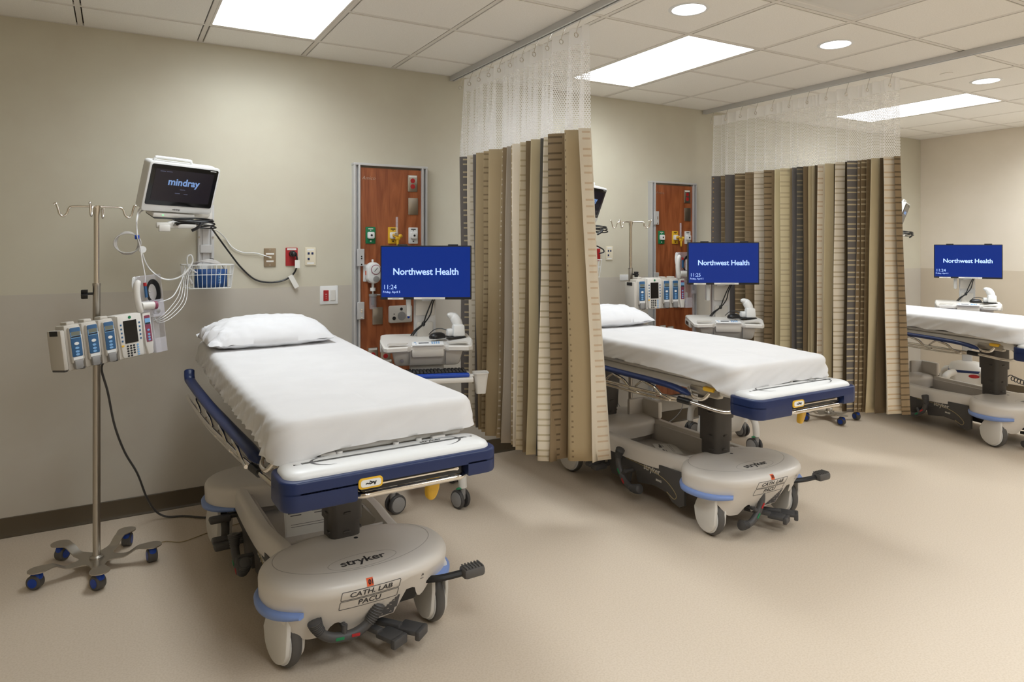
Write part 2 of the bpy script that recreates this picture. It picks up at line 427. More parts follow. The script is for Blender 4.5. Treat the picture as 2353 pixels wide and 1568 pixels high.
# ================================================================ curtains
GREY, GREYD = (112, 106, 102), (90, 86, 79)
TAN, TANL, CREAM, CREAMT, BROWN, BROWNM, DKB, BEIG = (178, 158, 124), (194, 178, 144), (224, 212, 191), (206, 190, 160), (122, 104, 78), (140, 120, 92), (92, 77, 56), (168, 156, 140)
PALE = (218, 204, 166)
C1 = dict(X=2.11, v0=0.52, deep=(17,), top=[4.345, 4.237, 4.164, 4.103, 3.991, 3.917, 3.806, 3.77, 3.717, 3.665, 3.617, 3.538, 3.473, 3.411, 3.338, 3.293, 3.244, 3.087, 3.07, 2.955, 2.897],
    bot=[(2.11, 4.30), (2.11, 4.21), (2.11, 4.139), (2.11, 4.09), (2.11, 4.03), (2.11, 3.963), (2.11, 3.854), (2.11, 3.806), (2.11, 3.751), (2.11, 3.672), (2.11, 3.633), (2.11, 3.58), (2.11, 3.51), (2.095, 3.46), (2.115, 3.40), (2.13, 3.36), (2.13, 3.25), (2.21, 3.265), (2.245, 3.27), (2.34, 3.13), (2.42, 3.118)],
    bands=[(GREY, TANL, .45, .95, .9), (CREAM, TAN, .5, .95, .6), (GREY, GREY, 0, 0, 0), (TAN, TAN, 0, 0, 0), (TAN, BROWN, .05, .9, .75), (TAN, TAN, 0, 0, 0), (TAN, CREAM, .2, .9, .9), (BROWNM, BROWNM, 0, 0, 0),
        (BEIG, BEIG, 0, 0, 0), (TAN, CREAM, .1, .9, .8), ((234, 222, 202), CREAM, 0, 0, 0), (CREAMT, TAN, .1, .9, .9), (BROWN, BROWN, 0, 0, 0), (TANL, TANL, 0, 0, 0), (GREYD, GREYD, 0, 0, 0), ((232, 220, 198), TANL, 0, 1, .9),
        (BROWNM, DKB, .0, .8, .9), (BROWN, BROWN, 0, 0, 0), (TAN, BROWN, .04, .14, .8), (CREAM, (196, 160, 120), .5, .95, .55)])
C2 = dict(X=4.63, v0=0.3, deep=(19,), top=[4.432, 4.336, 4.292, 4.271, 4.181, 4.055, 3.962, 3.866, 3.76, 3.7, 3.62, 3.599, 3.554, 3.497, 3.454, 3.426, 3.399, 3.368, 3.307, 3.244, 3.219, 3.14, 3.122, 3.049, 3.018, 2.981, 2.944, 2.879, 2.853, 2.78, 2.743],
    bot=None,
    bands=[(GREY, (190, 150, 96), .5, .6, .9), (BROWNM, TAN, .1, .9, .7), (TAN, TAN, 0, 0, 0), (GREY, GREY, 0, 0, 0), (BROWN, TAN, .3, 1, .9), (BROWNM, BROWN, .05, .95, .5), (CREAM, TAN, .1, 1, .7), (BROWNM, DKB, .02, .85, .9),
        (PALE, PALE, 0, 0, 0), (PALE, TAN, .1, .95, .6), (TAN, TAN, 0, 0, 0), (GREY, GREY, 0, 0, 0), (GREYD, TAN, .1, .9, .45), (BROWN, BROWN, 0, 0, 0), (TANL, TANL, 0, 0, 0), (TANL, TANL, 0, 0, 0), (DKB, DKB, 0, 0, 0),
        (CREAM, (190, 150, 110), .25, .85, .6), (TANL, TANL, 0, 0, 0), (DKB, DKB, 0, 0, 0), (CREAM, TAN, .05, 1, .8), (DKB, DKB, 0, 0, 0), (GREY, TANL, .1, .95, .9), (BROWNM, CREAM, .2, .8, .6), (BROWN, TANL, .1, .95, .8), (BROWN, BROWNM, .2, .8, .3),
        (TANL, TANL, 0, 0, 0), (DKB, DKB, 0, 0, 0), (CREAM, (200, 168, 124), .25, 1, .7), (BROWNM, DKB, 0, 1, .9)])
bb = {22: (4.635, 3.14), 23: (4.666, 3.105), 24: (4.70, 3.085), 25: (4.72, 3.075), 26: (4.742, 3.06), 27: (4.79, 3.02), 28: (4.85, 2.97), 29: (4.93, 2.90), 30: (4.945, 2.85)}
C2['bot'] = [bb.get(i, (4.63, y + (0.0 if i < 14 else 0.03 * (i - 13) / 8))) for i, y in enumerate(C2['top'])]
ZB, ZF, ZN = 0.33, 2.17, 2.712
def curtain(C, label, tlabel):
    X = C['X']; n = len(C['bands']); NS, NZ = 9, 22
    t = thing('privacy_curtain', label, 'curtain', (X, C['top'][0], 0), group='striped privacy curtains')
    O = Vector((X, C['top'][0], 0))
    rnd = random.Random(int(X * 100))
    wob = [rnd.uniform(-1, 1) for _ in range(n + 1)]
    def pt(k, s, z):
        f = (z - ZB) / (ZF - ZB)
        g = min(1.0, max(0.0, f)) ** 0.85
        (bx0, by0), (bx1, by1) = C['bot'][k], C['bot'][k + 1]
        x0, x1 = bx0 + (X - bx0) * g, bx1 + (X - bx1) * g
        y0, y1 = by0 + (C['top'][k] - by0) * g, by1 + (C['top'][k + 1] - by1) * g
        x, y = x0 + (x1 - x0) * s, y0 + (y1 - y0) * s
        wd = math.hypot(x1 - x0, y1 - y0)
        sgn = -0.6 if k in C['deep'] else 1.0
        A = sgn * max(0.03, min(0.085, 1.0 * wd)) * (1.0 if f <= 1 else max(0.45, 1 - (f - 1) * 1.6))
        x += 0.04 * (1 - 0.5 * max(0, f - 1)) - A * max(0.0, math.sin(math.pi * s)) ** 0.7
        y -= 0.25 * abs(A) * math.sin(2 * math.pi * s) * 0.5
        x += 0.006 * math.sin(z * 4.2 + wob[k] * 5 + s * 2) * (1 - 0.6 * g)
        if f < 0.02: pass
        return Vector((x, y, z)) - O
    vis = lambda s: max(0.0, (s - C['v0']) / (1 - C['v0']))      # the woven dashes sit on the outer face of each pleat
    # fabric
    bm = bmesh.new(); uvl = bm.loops.layers.uv.new('UVMap')
    cb = bm.loops.layers.float_color.new('band'); cd = bm.loops.layers.float_color.new('dash'); cs = bm.loops.layers.float_color.new('span')
    zs = [ZB + (ZF - ZB) * i / NZ for i in range(NZ + 1)]
    cols = [(k, i / NS) for k in range(n) for i in range(NS)] + [(n - 1, 1.0)]
    V = [[bm.verts.new(pt(k, s, z)) for z in zs] for k, s in cols]
    for c in range(len(cols) - 1):
        k, s0 = cols[c]; s1 = s0 + 1 / NS
        for r in range(NZ):
            f = bm.faces.new((V[c][r], V[c + 1][r], V[c + 1][r + 1], V[c][r + 1]))
            bd = C['bands'][k]
            for l, (uu, vv) in zip(f.loops, ((vis(s0), zs[r]), (vis(s1), zs[r]), (vis(s1), zs[r + 1]), (vis(s0), zs[r + 1]))):
                l[uvl].uv = (uu, vv); l[cb] = lin(bd[0]); l[cd] = lin(bd[1]); l[cs] = (bd[2], bd[3], bd[4], 1)
    bmesh.ops.recalc_face_normals(bm, faces=list(bm.faces))
    b = B(); b.bm.free(); b.bm = bm
    o = b.build('fabric', M_fabric, t, 60)
    md = o.modifiers.new('thickness', 'SOLIDIFY'); md.thickness = 0.0022; md.offset = 0
    # open net above the fabric
    bm = bmesh.new(); uvl = bm.loops.layers.uv.new('UVMap')
    zs = [ZF - 0.004 + (ZN - ZF + 0.004) * i / 10 for i in range(11)]
    V = [[bm.verts.new(pt(k, s, z)) for z in zs] for k, s in cols]
    arc = [0.0]
    for c in range(1, len(cols)): arc.append(arc[-1] + (V[c][5].co - V[c - 1][5].co).length)
    for c in range(len(cols) - 1):
        for r in range(10):
            f = bm.faces.new((V[c][r], V[c + 1][r], V[c + 1][r + 1], V[c][r + 1]))
            for l, (uu, vv) in zip(f.loops, ((arc[c], zs[r] - ZF), (arc[c + 1], zs[r] - ZF), (arc[c + 1], zs[r + 1] - ZF), (arc[c], zs[r + 1] - ZF))): l[uvl].uv = (uu, vv)
    b = B(); b.bm.free(); b.bm = bm
    b.build('net_panel', M_net, t, 60)
    # hooks
    y0, y1 = C['top'][0], C['top'][-1]
    for i in range(11):
        yy = y0 - 0.03 + (y1 - y0 + 0.06) * i / 10
        hb = B(); px = X - 0.03 - O.x; py = yy - O.y
        hb.tube([(px + 0.012 * math.cos(a), py, 2.655 + 0.012 * math.sin(a)) for a in [2 * math.pi * q / 14 for q in range(14)]], 0.003, 6, closed=True)
        hb.tube(crom([(px, py, 2.667), (px + 0.006, py, 2.69), (px + 0.016, py, 2.715), (px + 0.03, py, 2.742)], 4), 0.002, 6)
        hb.build('hook', M_chrome, t)
    # ceiling track
    L = YB - (-0.9)
    tk = B()
    pr = [(-0.018, 0), (0.018, 0), (0.018, -0.034), (0.006, -0.034), (0.006, -0.028), (0.013, -0.028), (0.013, -0.008), (-0.013, -0.008), (-0.013, -0.028), (-0.006, -0.028), (-0.006, -0.034), (-0.018, -0.034)]
    tk.loft([[(p[0], y, p[1]) for p in pr] for y in (0, -L + 0.006)])
    o = tk.build('curtain_track', M_alum, None, 20); o.location = (X, YB - 0.003, H - 0.0005)
    tag(o, tlabel, 'curtain track')
curtain(C1, 'tan brown and cream striped privacy curtain between the left and middle beds', 'grey metal curtain track on the ceiling carrying the curtain beside the left bed')
curtain(C2, 'grey tan and cream striped privacy curtain between the middle and far right beds', 'grey metal curtain track on the ceiling carrying the curtain beyond the middle bed')
# ================================================================ stretchers
def sg(v, p): return math.copysign(abs(v) ** p, v)
def hood_bm(a, yc, bf, bk, skirt):
    n = 168
    def P(k):
        t = 2 * math.pi * k / n; c, s = math.cos(t), math.sin(t)
        return Vector((a * sg(c, 0.78 if (s < 0) == skirt else 0.92), yc + (bf if s < 0 else bk) * sg(s, 0.82 if (s < 0) == skirt else 0.95), 0)), s
    def zb(x, s):
        if not skirt or s > -0.15: return 0.243
        x += 0.035
        if x < -0.19: return 0.243 + (0.118 - 0.243) * smooth01(-0.35, -0.19, x)
        if -0.135 < x < -0.06: return 0.118 + 0.055 * math.sin(math.pi * (x + 0.135) / 0.075) ** 0.6
        if x < 0.142: return 0.118 + 0.02 * smooth01(-0.06, 0.142, x)
        if x < 0.155: return 0.138 + (0.243 - 0.138) * (x - 0.142) / 0.013
        if 0.2 < x < 0.275: return 0.243 - 0.06 * math.sin(math.pi * (x - 0.2) / 0.075)
        return 0.243
    rings = []
    prof = [(1.0, 0.0), (1.0, 0.35), (1.0, 0.7), (0.998, 0.9)]
    def low(k, q):
        p, s = P(k); z0 = zb(p.x, s)
        z = z0 + (0.306 - z0) * q
        wf = max(0.0, -s) ** 1.2
        y = p.y + 0.55 * max(0, 0.306 - z) * wf if skirt else p.y
        return Vector((p.x * (1 - 0.12 * (0.306 - z)), y, z))
    for q in (0.0, 0.2, 0.45, 0.7, 0.88, 1.0): rings.append([low(k, q) for k in range(n)])
    for sc, z in ((0.994, 0.318), (0.978, 0.329), (0.945, 0.338), (0.88, 0.345), (0.78, 0.349), (0.6, 0.352), (0.4, 0.353), (0.2, 0.354), (0.04, 0.354)):
        rings.append([Vector((P(k)[0].x * sc, yc + (P(k)[0].y - yc) * sc, z)) for k in range(n)])
    b = B(); b.loft(rings, False, True); return b
def out_arc(a, yc, bf, bk, t0, t1, n, grow, z, skirt=True):
    o = []
    for k in range(n + 1):
        t = R(t0 + (t1 - t0) * k / n); c, s = math.cos(t), math.sin(t)
        o.append(Vector(((a + grow) * sg(c, 0.78 if (s < 0) == skirt else 0.92), yc + ((bf if s < 0 else bk) + grow) * sg(s, 0.82 if (s < 0) == skirt else 0.95), z)))
    return o
def caster_parts(parent, x, y, ang):
    fork = B()
    for s in (-1, 1):
        pts = []
        for k in range(19):
            t = R(197 + (343 - 197) * k / 18); pts.append((0.03 + 0.088 * math.cos(t), 0.107 + 0.088 * math.sin(t)))
        for k in range(5): pts.append((0.122 - 0.012 * k - 0.002 * k * k, 0.125 + 0.03 * k))
        pts += [(0.045, 0.262), (-0.05, 0.262), (-0.062, 0.22), (-0.064, 0.16)]
        M = Matrix(((0, 0, s, 0.0235 * s), (1, 0, 0, 0), (0, 1, 0, 0), (0, 0, 0, 1)))
        fork.prism(pts, 0.016, 0.008, M=M)
    fork.box((0, -0.005, 0.258), (0.068, 0.10, 0.03), 0.008)
    f = fork.build('caster', M_white, parent, 40)
    f.location = (x, y, 0); f.rotation_euler = (0, 0, R(ang))
    MX = Matrix(((0, 0, 1, 0), (1, 0, 0, 0.03), (0, 1, 0, 0.107), (0, 0, 0, 1)))
    B().lathe([(0.06, -0.02), (0.093, -0.021), (0.101, -0.018), (0.106, -0.009), (0.107, 0), (0.106, 0.009), (0.101, 0.018), (0.093, 0.021), (0.06, 0.02)], 40, M=MX).build('tire', M_rub, f)
    c = B()
    for s in (-1, 1): c.lathe([(0.0945, 0.018 * s), (0.0945, 0.0225 * s), (0.086, 0.0235 * s), (0.086, 0.018 * s)], 40, M=MX)
    c.build('wheel_ring', M_white2, f)
    return f
def pedal(parent, name, loc, ax_y, roll, labels=True, yaw=0):
    b = B()
    pts = crom([(-0.135, 0, 0.045), (-0.118, 0, 0.012), (-0.085, 0, -0.022), (-0.03, 0, -0.038), (0.03, 0, -0.036), (0.08, 0, -0.012), (0.108, 0, 0.024), (0.128, 0, 0.07)], 5)
    n = len(pts); rr = [0.019 + 0.008 * max(smooth01(0.25, 0.0, i / (n - 1)), smooth01(0.72, 0.95, i / (n - 1))) for i in range(n)]
    rr[0] *= 0.7; rr[-1] *= 0.7
    b.tube(pts, rr, 12)
    for i in list(range(1, 8, 1)) + list(range(n - 9, n - 1, 1)):       # grip ribs
        q = pts[i]; d = (pts[i + 1] - pts[i - 1]).normalized()
        e = d.cross(Vector((0, 1, 0))).normalized()
        ring = [q + (Vector((0, 1, 0)) * math.cos(a) + e * math.sin(a)) * (rr[i] + 0.0005) for a in [2 * math.pi * k / 12 for k in range(12)]]
        b.tube(ring, 0.0025, 5, closed=True)
    b.cyl((-0.01, 0, -0.03), (-0.01, 0, 0.008), 0.012)
    b.cyl((-0.01, 0.0, 0.0), (-0.01, ax_y, 0.0), 0.011, mi=0)
    o = b.build(name, [M_char], parent, 50)
    o.location = loc; o.rotation_euler = (0, R(roll), R(yaw))
    m = B(); m.box((-0.03, -0.0185, -0.036), (0.034, 0.003, 0.012), 0.001).build('release_mark', M_green, o)
    m = B(); m.box((0.034, -0.0185, -0.033), (0.034, 0.003, 0.012), 0.001, M=None).build('brake_mark', M_red, o)
    return o

def make_stretcher(name, label):
    t = thing(name, label, 'stretcher', group='wheeled hospital stretchers')
    HA, HY, HF, HB = 0.368, -0.555, 0.262, 0.225
    hb = hood_bm(HA, HY, HF, HB, True)
    bvh = BVHTree.FromBMesh(hb.bm)
    hood = hb.build('base_hood', M_hood, t, 50)
    hb2 = hood_bm(0.40, 0.60, 0.25, 0.23, False)
    hb2.build('base_hood', M_hood, t, 50)
    # marks on the hood
    DN = Vector((0, 0, -1)); BK = Vector((0, 1, 0))
    lg = text_bm('stryker', 0.062, bold=0.0012, spacing=0.98); bmesh.ops.rotate(lg, verts=lg.verts, matrix=Matrix.Rotation(R(0), 3, 'Z'))
    bmesh.ops.translate(lg, verts=lg.verts, vec=(-0.012, -0.682, 0.6))
    project(lg, bvh, DN, 0.0008)
    q = B(); q._merge(lg)
    q.build('lettering', M_greyd, hood, 0)
    def ring_decal(cx, cy, rx, ry, wd, m, nm, n=72):
        bmr = bmesh.new(); a = []; c = []
        for k in range(n):
            th = 2 * math.pi * k / n
            a.append(bmr.verts.new((cx + rx * math.cos(th), cy + ry * math.sin(th), 0.6))); c.append(bmr.verts.new((cx + (rx - wd) * math.cos(th), cy + (ry - wd) * math.sin(th), 0.6)))
        for k in range(n): bmr.faces.new((a[k], a[(k + 1) % n], c[(k + 1) % n], c[k]))
        project(bmr, bvh, DN, 0.0004); q = B(); q._merge(bmr); return q.build(nm, m, hood, 0)
    M_seam = mat('seam_grey', (168, 160, 152), 0.4)
    ring_decal(-0.012, -0.682, 0.135, 0.052, 0.0022, M_seam, 'logo_outline')
    ring_decal(0.0, -0.54, 0.315, 0.205, 0.0028, M_seam, 'hood_seam')
    q = B(); q.cyl((0.03, -0.478, 0.3515), (0.03, -0.478, 0.3538), 0.009).build('socket', M_ink, hood)
    # front plates: outline of the plate then the words, laid on the skirt
    def front(bmx, x, z):
        bmesh.ops.rotate(bmx, verts=bmx.verts, matrix=Matrix.Rotation(R(90), 3, 'X'))
        bmesh.ops.translate(bmx, verts=bmx.verts, vec=(x, -1.2, z)); return project(bmx, bvh, BK, 0.0012)
    def plate(x, z, wd, h, words, size):
        fr = bmesh.new(); o = rrect(wd, h, 0.006, 4); i = rrect(wd - 0.005, h - 0.005, 0.004, 4)
        # many short pieces so that the frame follows the skirt
        def dens(ps):
            r = []
            for k in range(len(ps)):
                p, p2 = Vector(ps[k]), Vector(ps[(k + 1) % len(ps)])
                for s in range(6): r.append(p.lerp(p2, s / 6))
            return r
        o, i = dens(o), dens(i)
        va = [fr.verts.new((p.x, p.y, 0)) for p in o]; vb = [fr.verts.new((p.x, p.y, 0)) for p in i]
        for k in range(len(o)): fr.faces.new((va[k], va[(k + 1) % len(o)], vb[(k + 1) % len(o)], vb[k]))
        q = B(); q._merge(front(fr, x, z)); tx = text_bm(words, size, bold=0.0006); q._merge(front(tx, x, z))
        q.build('name_plate', M_greyd, hood, 0)
    plate(-0.022, 0.292, 0.225, 0.040, 'CATH. LAB', 0.033)
    plate(-0.022, 0.249, 0.225, 0.040, 'PACU', 0.034)
    st = bmesh.new(); bmesh.ops.create_grid(st, x_segments=4, y_segments=4, size=0.0125)
    q = B(); q._merge(front(st, -0.03, 0.326)); tx = text_bm('01', 0.021, bold=0.0007); bmesh.ops.scale(tx, verts=tx.verts, vec=(1, 1, 1))
    bt = front(tx, -0.026, 0.326)
    for v in bt.verts: v.co += Vector((0, -0.0012, 0.0006))
    q._merge(bt, mi=1)
    q.build('sticker', [M_orange, M_ink], hood, 0, label='orange sticker with the number 01')
    # grey corner of pictograms on the right of the skirt
    tri = bmesh.new(); g = 10
    for i in range(g):
        for j in range(g):
            x0, x1 = 0.010 + 0.093 * i / g, 0.010 + 0.093 * (i + 1) / g
            z0, z1 = 0.142 + 0.088 * j / g, 0.142 + 0.088 * (j + 1) / g
            if (x0 - 0.010) / 0.093 + 1e-6 < j / g: continue
            tri.faces.new([tri.verts.new((x, z, 0)) for x, z in ((x0, z0), (x1, z0), (x1, z1), (x0, z1))])
    q = B(); q._merge(front(tri, 0, 0)); q.build('pictogram_panel', M_greyd, hood, 0)
    q = B()
    for (x, z, s) in ((0.083, 0.207, .008), (0.073, 0.19, .008), (0.065, 0.173, .008), (0.045, 0.152, .009), (0.08, 0.154, .009)):
        for bmx in (text_bm('A', s * 1.3, bold=0.0002), text_bm('---', s * 1.2, bold=0.0004)):
            bmx = front(bmx, x if len(q.bm.verts) % 2 == 0 else x + 0.012, z)
            for v in bmx.verts: v.co.y -= 0.0012
            q._merge(bmx)
    q.build('pictogram', M_hood, hood, 0)
    q = B()
    for (x, z, ch, s) in ((0.19, 0.285, '^', 0.024), (0.19, 0.272, '---', 0.016)): q._merge(front(text_bm(ch, s, bold=0.0006), x, z))
    q.build('pictogram', M_greyd, hood, 0)
    # corner bumpers
    for (a, y, f, k, t0, t1) in ((HA, HY, HF, HB, 138, 228), (HA, HY, HF, HB, -48, 42), (0.40, 0.60, 0.25, 0.23, 132, 226), (0.40, 0.60, 0.25, 0.23, -46, 48)):
        rings = []; q_ = 0
        for p in out_arc(a, y, f, k, t0, t1, 16, 0.0, 0, y < 0):
            c = Vector((0, y, 0)); d = (p - c); d.z = 0; d.normalize(); g = 0.25 + 0.75 * math.sin(math.pi * (0.06 + 0.88 * q_ / 16)) ** 0.6; q_ += 1
            rings.append([p + d * (-0.02) + Vector((0, 0, 0.247)), p + d * 0.008 * g + Vector((0, 0, 0.247)), p + d * 0.016 * g + Vector((0, 0, 0.247 - 0.01 * g)), p + d * 0.014 * g + Vector((0, 0, 0.247 - 0.028 * g)), p + d * (-0.004) + Vector((0, 0, 0.247 - 0.036 * g)), p + d * (-0.02) + Vector((0, 0, 0.247 - 0.034 * g))])
        B().loft(rings).build('corner_bumper', M_bluel, t, 60)
    # pan, beams, chassis
    b = B()
    for s in (-1, 1):
        rings = []
        for k in range(25):
            y = -0.42 + 0.98 * k / 24; dip = 0.012 * math.sin(math.pi * k / 24)
            zt = 0.344 - dip; zl = 0.25 - 0.02 * math.sin(math.pi * k / 24); wx = 0.285 - 0.03 * smooth01(-0.05, -0.42, y)
            rings.append([(s * (wx - 0.055), y, 0.20), (s * wx, y, zl), (s * wx, y, zt - 0.03), (s * (wx - 0.008), y, zt - 0.008), (s * (wx - 0.022), y, zt), (s * (wx - 0.05), y, zt - 0.002), (s * (wx - 0.062), y, zt - 0.02), (s * (wx - 0.075), y, 0.20)])
        b.loft(rings)
    b.build('base_beam', M_hood, t, 50)
    b = B(); b.box((0, 0.03, 0.195), (0.46, 0.86, 0.014), 0.003)
    b.box((0, 0.42, 0.265), (0.44, 0.02, 0.13), 0.005); b.box((0, -0.33, 0.265), (0.42, 0.02, 0.13), 0.005)
    b.box((0.215, 0.06, 0.25), (0.015, 0.72, 0.12), 0.004); b.box((-0.215, 0.06, 0.25), (0.015, 0.72, 0.12), 0.004)
    b.build('storage_pan', M_pan, t, 30)
    b = B()
    b.box((0, -0.55, 0.20), (0.42, 0.30, 0.10), 0.02); b.box((0, 0.6, 0.20), (0.44, 0.30, 0.10), 0.02); b.box((0, 0.02, 0.155), (0.36, 1.0, 0.06), 0.01)
    b.box((0, -0.58, 0.235), (0.64, 0.1, 0.04), 0.01); b.box((0, 0.6, 0.235), (0.66, 0.1, 0.04), 0.01)
    b.build('chassis', M_black, t, 30)
    b = B(); b.box((0.25, 0.46, 0.40), (0.04, 0.20, 0.12), 0.015); b.box((0.18, 0.54, 0.40), (0.14, 0.03, 0.12), 0.01)
    b.build('bottle_holder', M_hood, t, 30)
    ol = [(.54, .262), (.54, .19), (.30, .175), (.24, .085), (.07, .08), (.05, .165), (.01, .165), (-.01, .10), (-.16, .125), (-.27, .115), (-.31, .075), (-.37, .062), (-.41, .085), (-.41, .262)]
    for s in (-1, 1):
        M = Matrix(((0, 0, s, 0.258 * s), (1, 0, 0, 0), (0, 1, 0, 0), (0, 0, 0, 1)))
        sp = B().prism(ol, 0.016, 0.003, M=M).build('side_panel', M_char, t, 30)
        MM = Matrix(((0, 0, s, 0.2745 * s), (s * 1.0, 0, 0, 0), (0, 1, 0, 0), (0, 0, 0, 1)))
        for wd, sz, px_, pz_ in (('stryker', 0.05, 0.14, 0.215), ('BRAKE', 0.016, 0.2, 0.165), ('v', 0.02, 0.36 * s, 0.225)):
            q = B(); text(q, wd, sz, MM @ tr(px_, pz_, 0), bold=0.0006); q.build('lettering', M_beige, sp, 0)
        pts = crom([(s * 0.2755, .1, .222), (s * 0.2755, -.1, .215), (s * 0.2755, -.26, .185), (s * 0.2755, -.345, .13), (s * 0.2755, -.33, .098), (s * 0.2755, -.27, .122)], 5)
        B().tube(pts, 0.0022, 5).build('trim_line', M_gold, sp)
    for x, y, a in ((-0.28, -0.635, 14), (0.305, -0.635, 4), (-0.325, 0.585, 10), (0.325, 0.585, -5)): caster_parts(t, x, y, a)
    # lift columns
    for y in (-0.385, 0.66):
        b = B()
        for (z0, z1, wd) in ((0.34, 0.44, 0.128), (0.42, 0.575, 0.142), (0.555, 0.775, 0.156)):
            b.prism(rrect(wd, wd * 1.05, 0.03, 3), z1 - z0, 0, M=tr(0, y, z0))
            for dx in (-1, 1): b.box((dx * wd / 2, y - 0.03, z0 + 0.035), (0.016, 0.03, 0.01), 0.003)
            b.box((0, y - wd * 0.525, z0 + 0.035), (0.03, 0.012, 0.01), 0.003)
        b.build('lift_column', M_char2, t, 35)
    # litter frame
    b = B()
    for s in (-1, 1): b.box((s * 0.30, 0.1, 0.795), (0.05, 1.80, 0.05), 0.01)
    for y in (-0.78, -0.385, 0.66, 0.98): b.box((0, y, 0.79), (0.58, 0.06, 0.04), 0.008)
    b.box((0, 0.09, 0.839), (0.70, 1.84, 0.020), 0.008)
    b.box((0, -0.835, 0.84), (0.64, 0.035, 0.018), 0.006); b.box((0, -0.82, 0.815), (0.56, 0.03, 0.03), 0.006)
    for x in (-0.2, 0.22): b.box((x, -0.845, 0.822), (0.055, 0.05, 0.036), 0.005)
    b.build('litter_frame', M_white, t, 30)
    b = B()
    for y in (-0.385, 0.66): b.box((0, y, 0.758), (0.22, 0.22, 0.035), 0.01)
    b.build('column_mount', M_black, t, 30)
    # foot tray
    TY, TD, TW = -0.925, 0.205, 0.785
    out = rrect(TW, TD, 0.055, 8, 0, TY)
    def clip(x0, x1):
        o = []
        n = len(out)
        for i in range(n):
            p, q2 = out[i], out[(i + 1) % n]
            if x0 <= p[0] <= x1: o.append(p)
            for xc in (x0, x1):
                if (p[0] - xc) * (q2[0] - xc) < 0:
                    f = (xc - p[0]) / (q2[0] - p[0]); o.append((xc, p[1] + f * (q2[1] - p[1])))
        return o
    def hull_sort(o):
        cx = sum(p[0] for p in o) / len(o); cy = sum(p[1] for p in o) / len(o)
        return sorted(o, key=lambda p: math.atan2(p[1] - cy, p[0] - cx))
    b = B()
    b.prism(out, 0.042, 0.008, M=tr(0, 0, 0.766), seg=3)
    b.prism(hull_sort(clip(-1, -0.15)), -0.062, 0.010, M=tr(0, 0, 0.772)); b.prism(hull_sort(clip(0.262, 1)), -0.052, 0.010, M=tr(0, 0, 0.772))
    tray = b.build('foot_tray', M_blue, t, 35, label='navy bumper of the foot tray')
    inn = lambda d, z: [(x, y, z) for x, y in rrect(TW - 2 * d, TD - 2 * d, max(0.06 - d * 0.4, 0.02), 8, 0, TY + 0.004)]
    b = B().loft([inn(0.016, 0.80), inn(0.0165, 0.812), inn(0.022, 0.822), inn(0.036, 0.829), inn(0.06, 0.833), inn(0.085, 0.834)])
    bv = BVHTree.FromBMesh(b.bm)
    b.build('tray_cover', M_white2, tray, 50)
    q = B()
    for s in (-1, 1):
        arc = bmesh.new(); va = []; vb = []
        for k in range(31):
            th = R(-92 + 190 * k / 30); wd = 0.010 * math.sin(math.pi * k / 30) + 0.001
            cx = s * (0.205 + 0.075 * math.cos(th)); cy = TY + 0.048 * math.sin(th)
            cx2 = s * (0.205 + (0.075 - wd) * math.cos(th)); cy2 = TY + (0.048 - wd * 0.5) * math.sin(th)
            va.append(arc.verts.new((cx, cy, 1.0))); vb.append(arc.verts.new((cx2, cy2, 1.0)))
        for k in range(30): arc.faces.new((va[k], va[k + 1], vb[k + 1], vb[k]))
        q._merge(project(arc, bv, DN, 0.0006)); q.build('tray_marking', M_greyd, tray, 0); q = B()
    tx = text_bm('stryker', 0.03, bold=0.0004); bmesh.ops.translate(tx, verts=tx.verts, vec=(0.17, TY + 0.028, 1)); q._merge(project(tx, bv, DN, 0.0006))
    q.build('lettering', M_greyd, tray, 0)
    b = B()
    for x in (-0.16, 0.05, 0.14): b.cyl((x, TY + 0.062, 0.83), (x, TY + 0.062, 0.8395), 0.011)
    b.build('tray_button', M_white, tray)
    b = B()
    for z, y, x0, x1 in ((0.752, TY - 0.075, -0.135, 0.25), (0.722, TY - 0.085, -0.14, 0.255)):
        b.tube(crom([(x0, y + 0.05, z), (x0 - 0.004, y + 0.02, z), (x0 + 0.02, y, z), (x0 + 0.06, y, z), (x1 - 0.06, y, z), (x1 - 0.02, y, z), (x1 + 0.004, y + 0.02, z), (x1, y + 0.05, z)], 5), 0.0108, 10)
    for x in (-0.12, 0.235): b.box((x, TY - 0.02, 0.745), (0.02, 0.10, 0.045), 0.004)
    b.build('push_handle', M_chrome, t, 60)
    b = B(); b.box((0.055, TY - 0.03, 0.748), (0.38, 0.11, 0.03), 0.006); b.build('tray_underside_shade', M_black, t, 30)  # black box standing in for the dark shadow under the tray, behind the bars
    eb = B().prism(rrect(0.085, 0.036, 0.012, 4), 0.006, 0.002, M=tr(-0.107, -1.027, 0.768) @ XZ)
    e = eb.build('release_emblem', M_yel, t, 40)
    q = B().prism(rrect(0.070, 0.024, 0.009, 4), 0.002, 0, M=tr(-0.107, -1.0325, 0.769) @ XZ); q.build('emblem_face', M_white2, e)
    q = B(); text(q, '~>v', 0.022, tr(-0.107, -1.0350, 0.769) @ XZ, bold=0.001); q.build('emblem_mark', M_ink, e, 0)
    b = B()
    pr = crom([(0.0, 0.0), (0.026, -0.03), (0.030, -0.08), (0.018, -0.118), (0.0, -0.128), (-0.018, -0.118), (-0.026, -0.08), (-0.02, -0.03)], 4, closed=True)
    b.prism([(p.x, p.y) for p in pr], 0.024, 0.009, M=tr(0.225, -0.80, 0.70) @ rot('Z', 8) @ rot('X', 10) @ XZ)
    b.box((0.225, -0.80, 0.71), (0.02, 0.03, 0.06), 0.005)
    b.build('tilt_lever', M_yel, t, 50, label='yellow hanging lever')
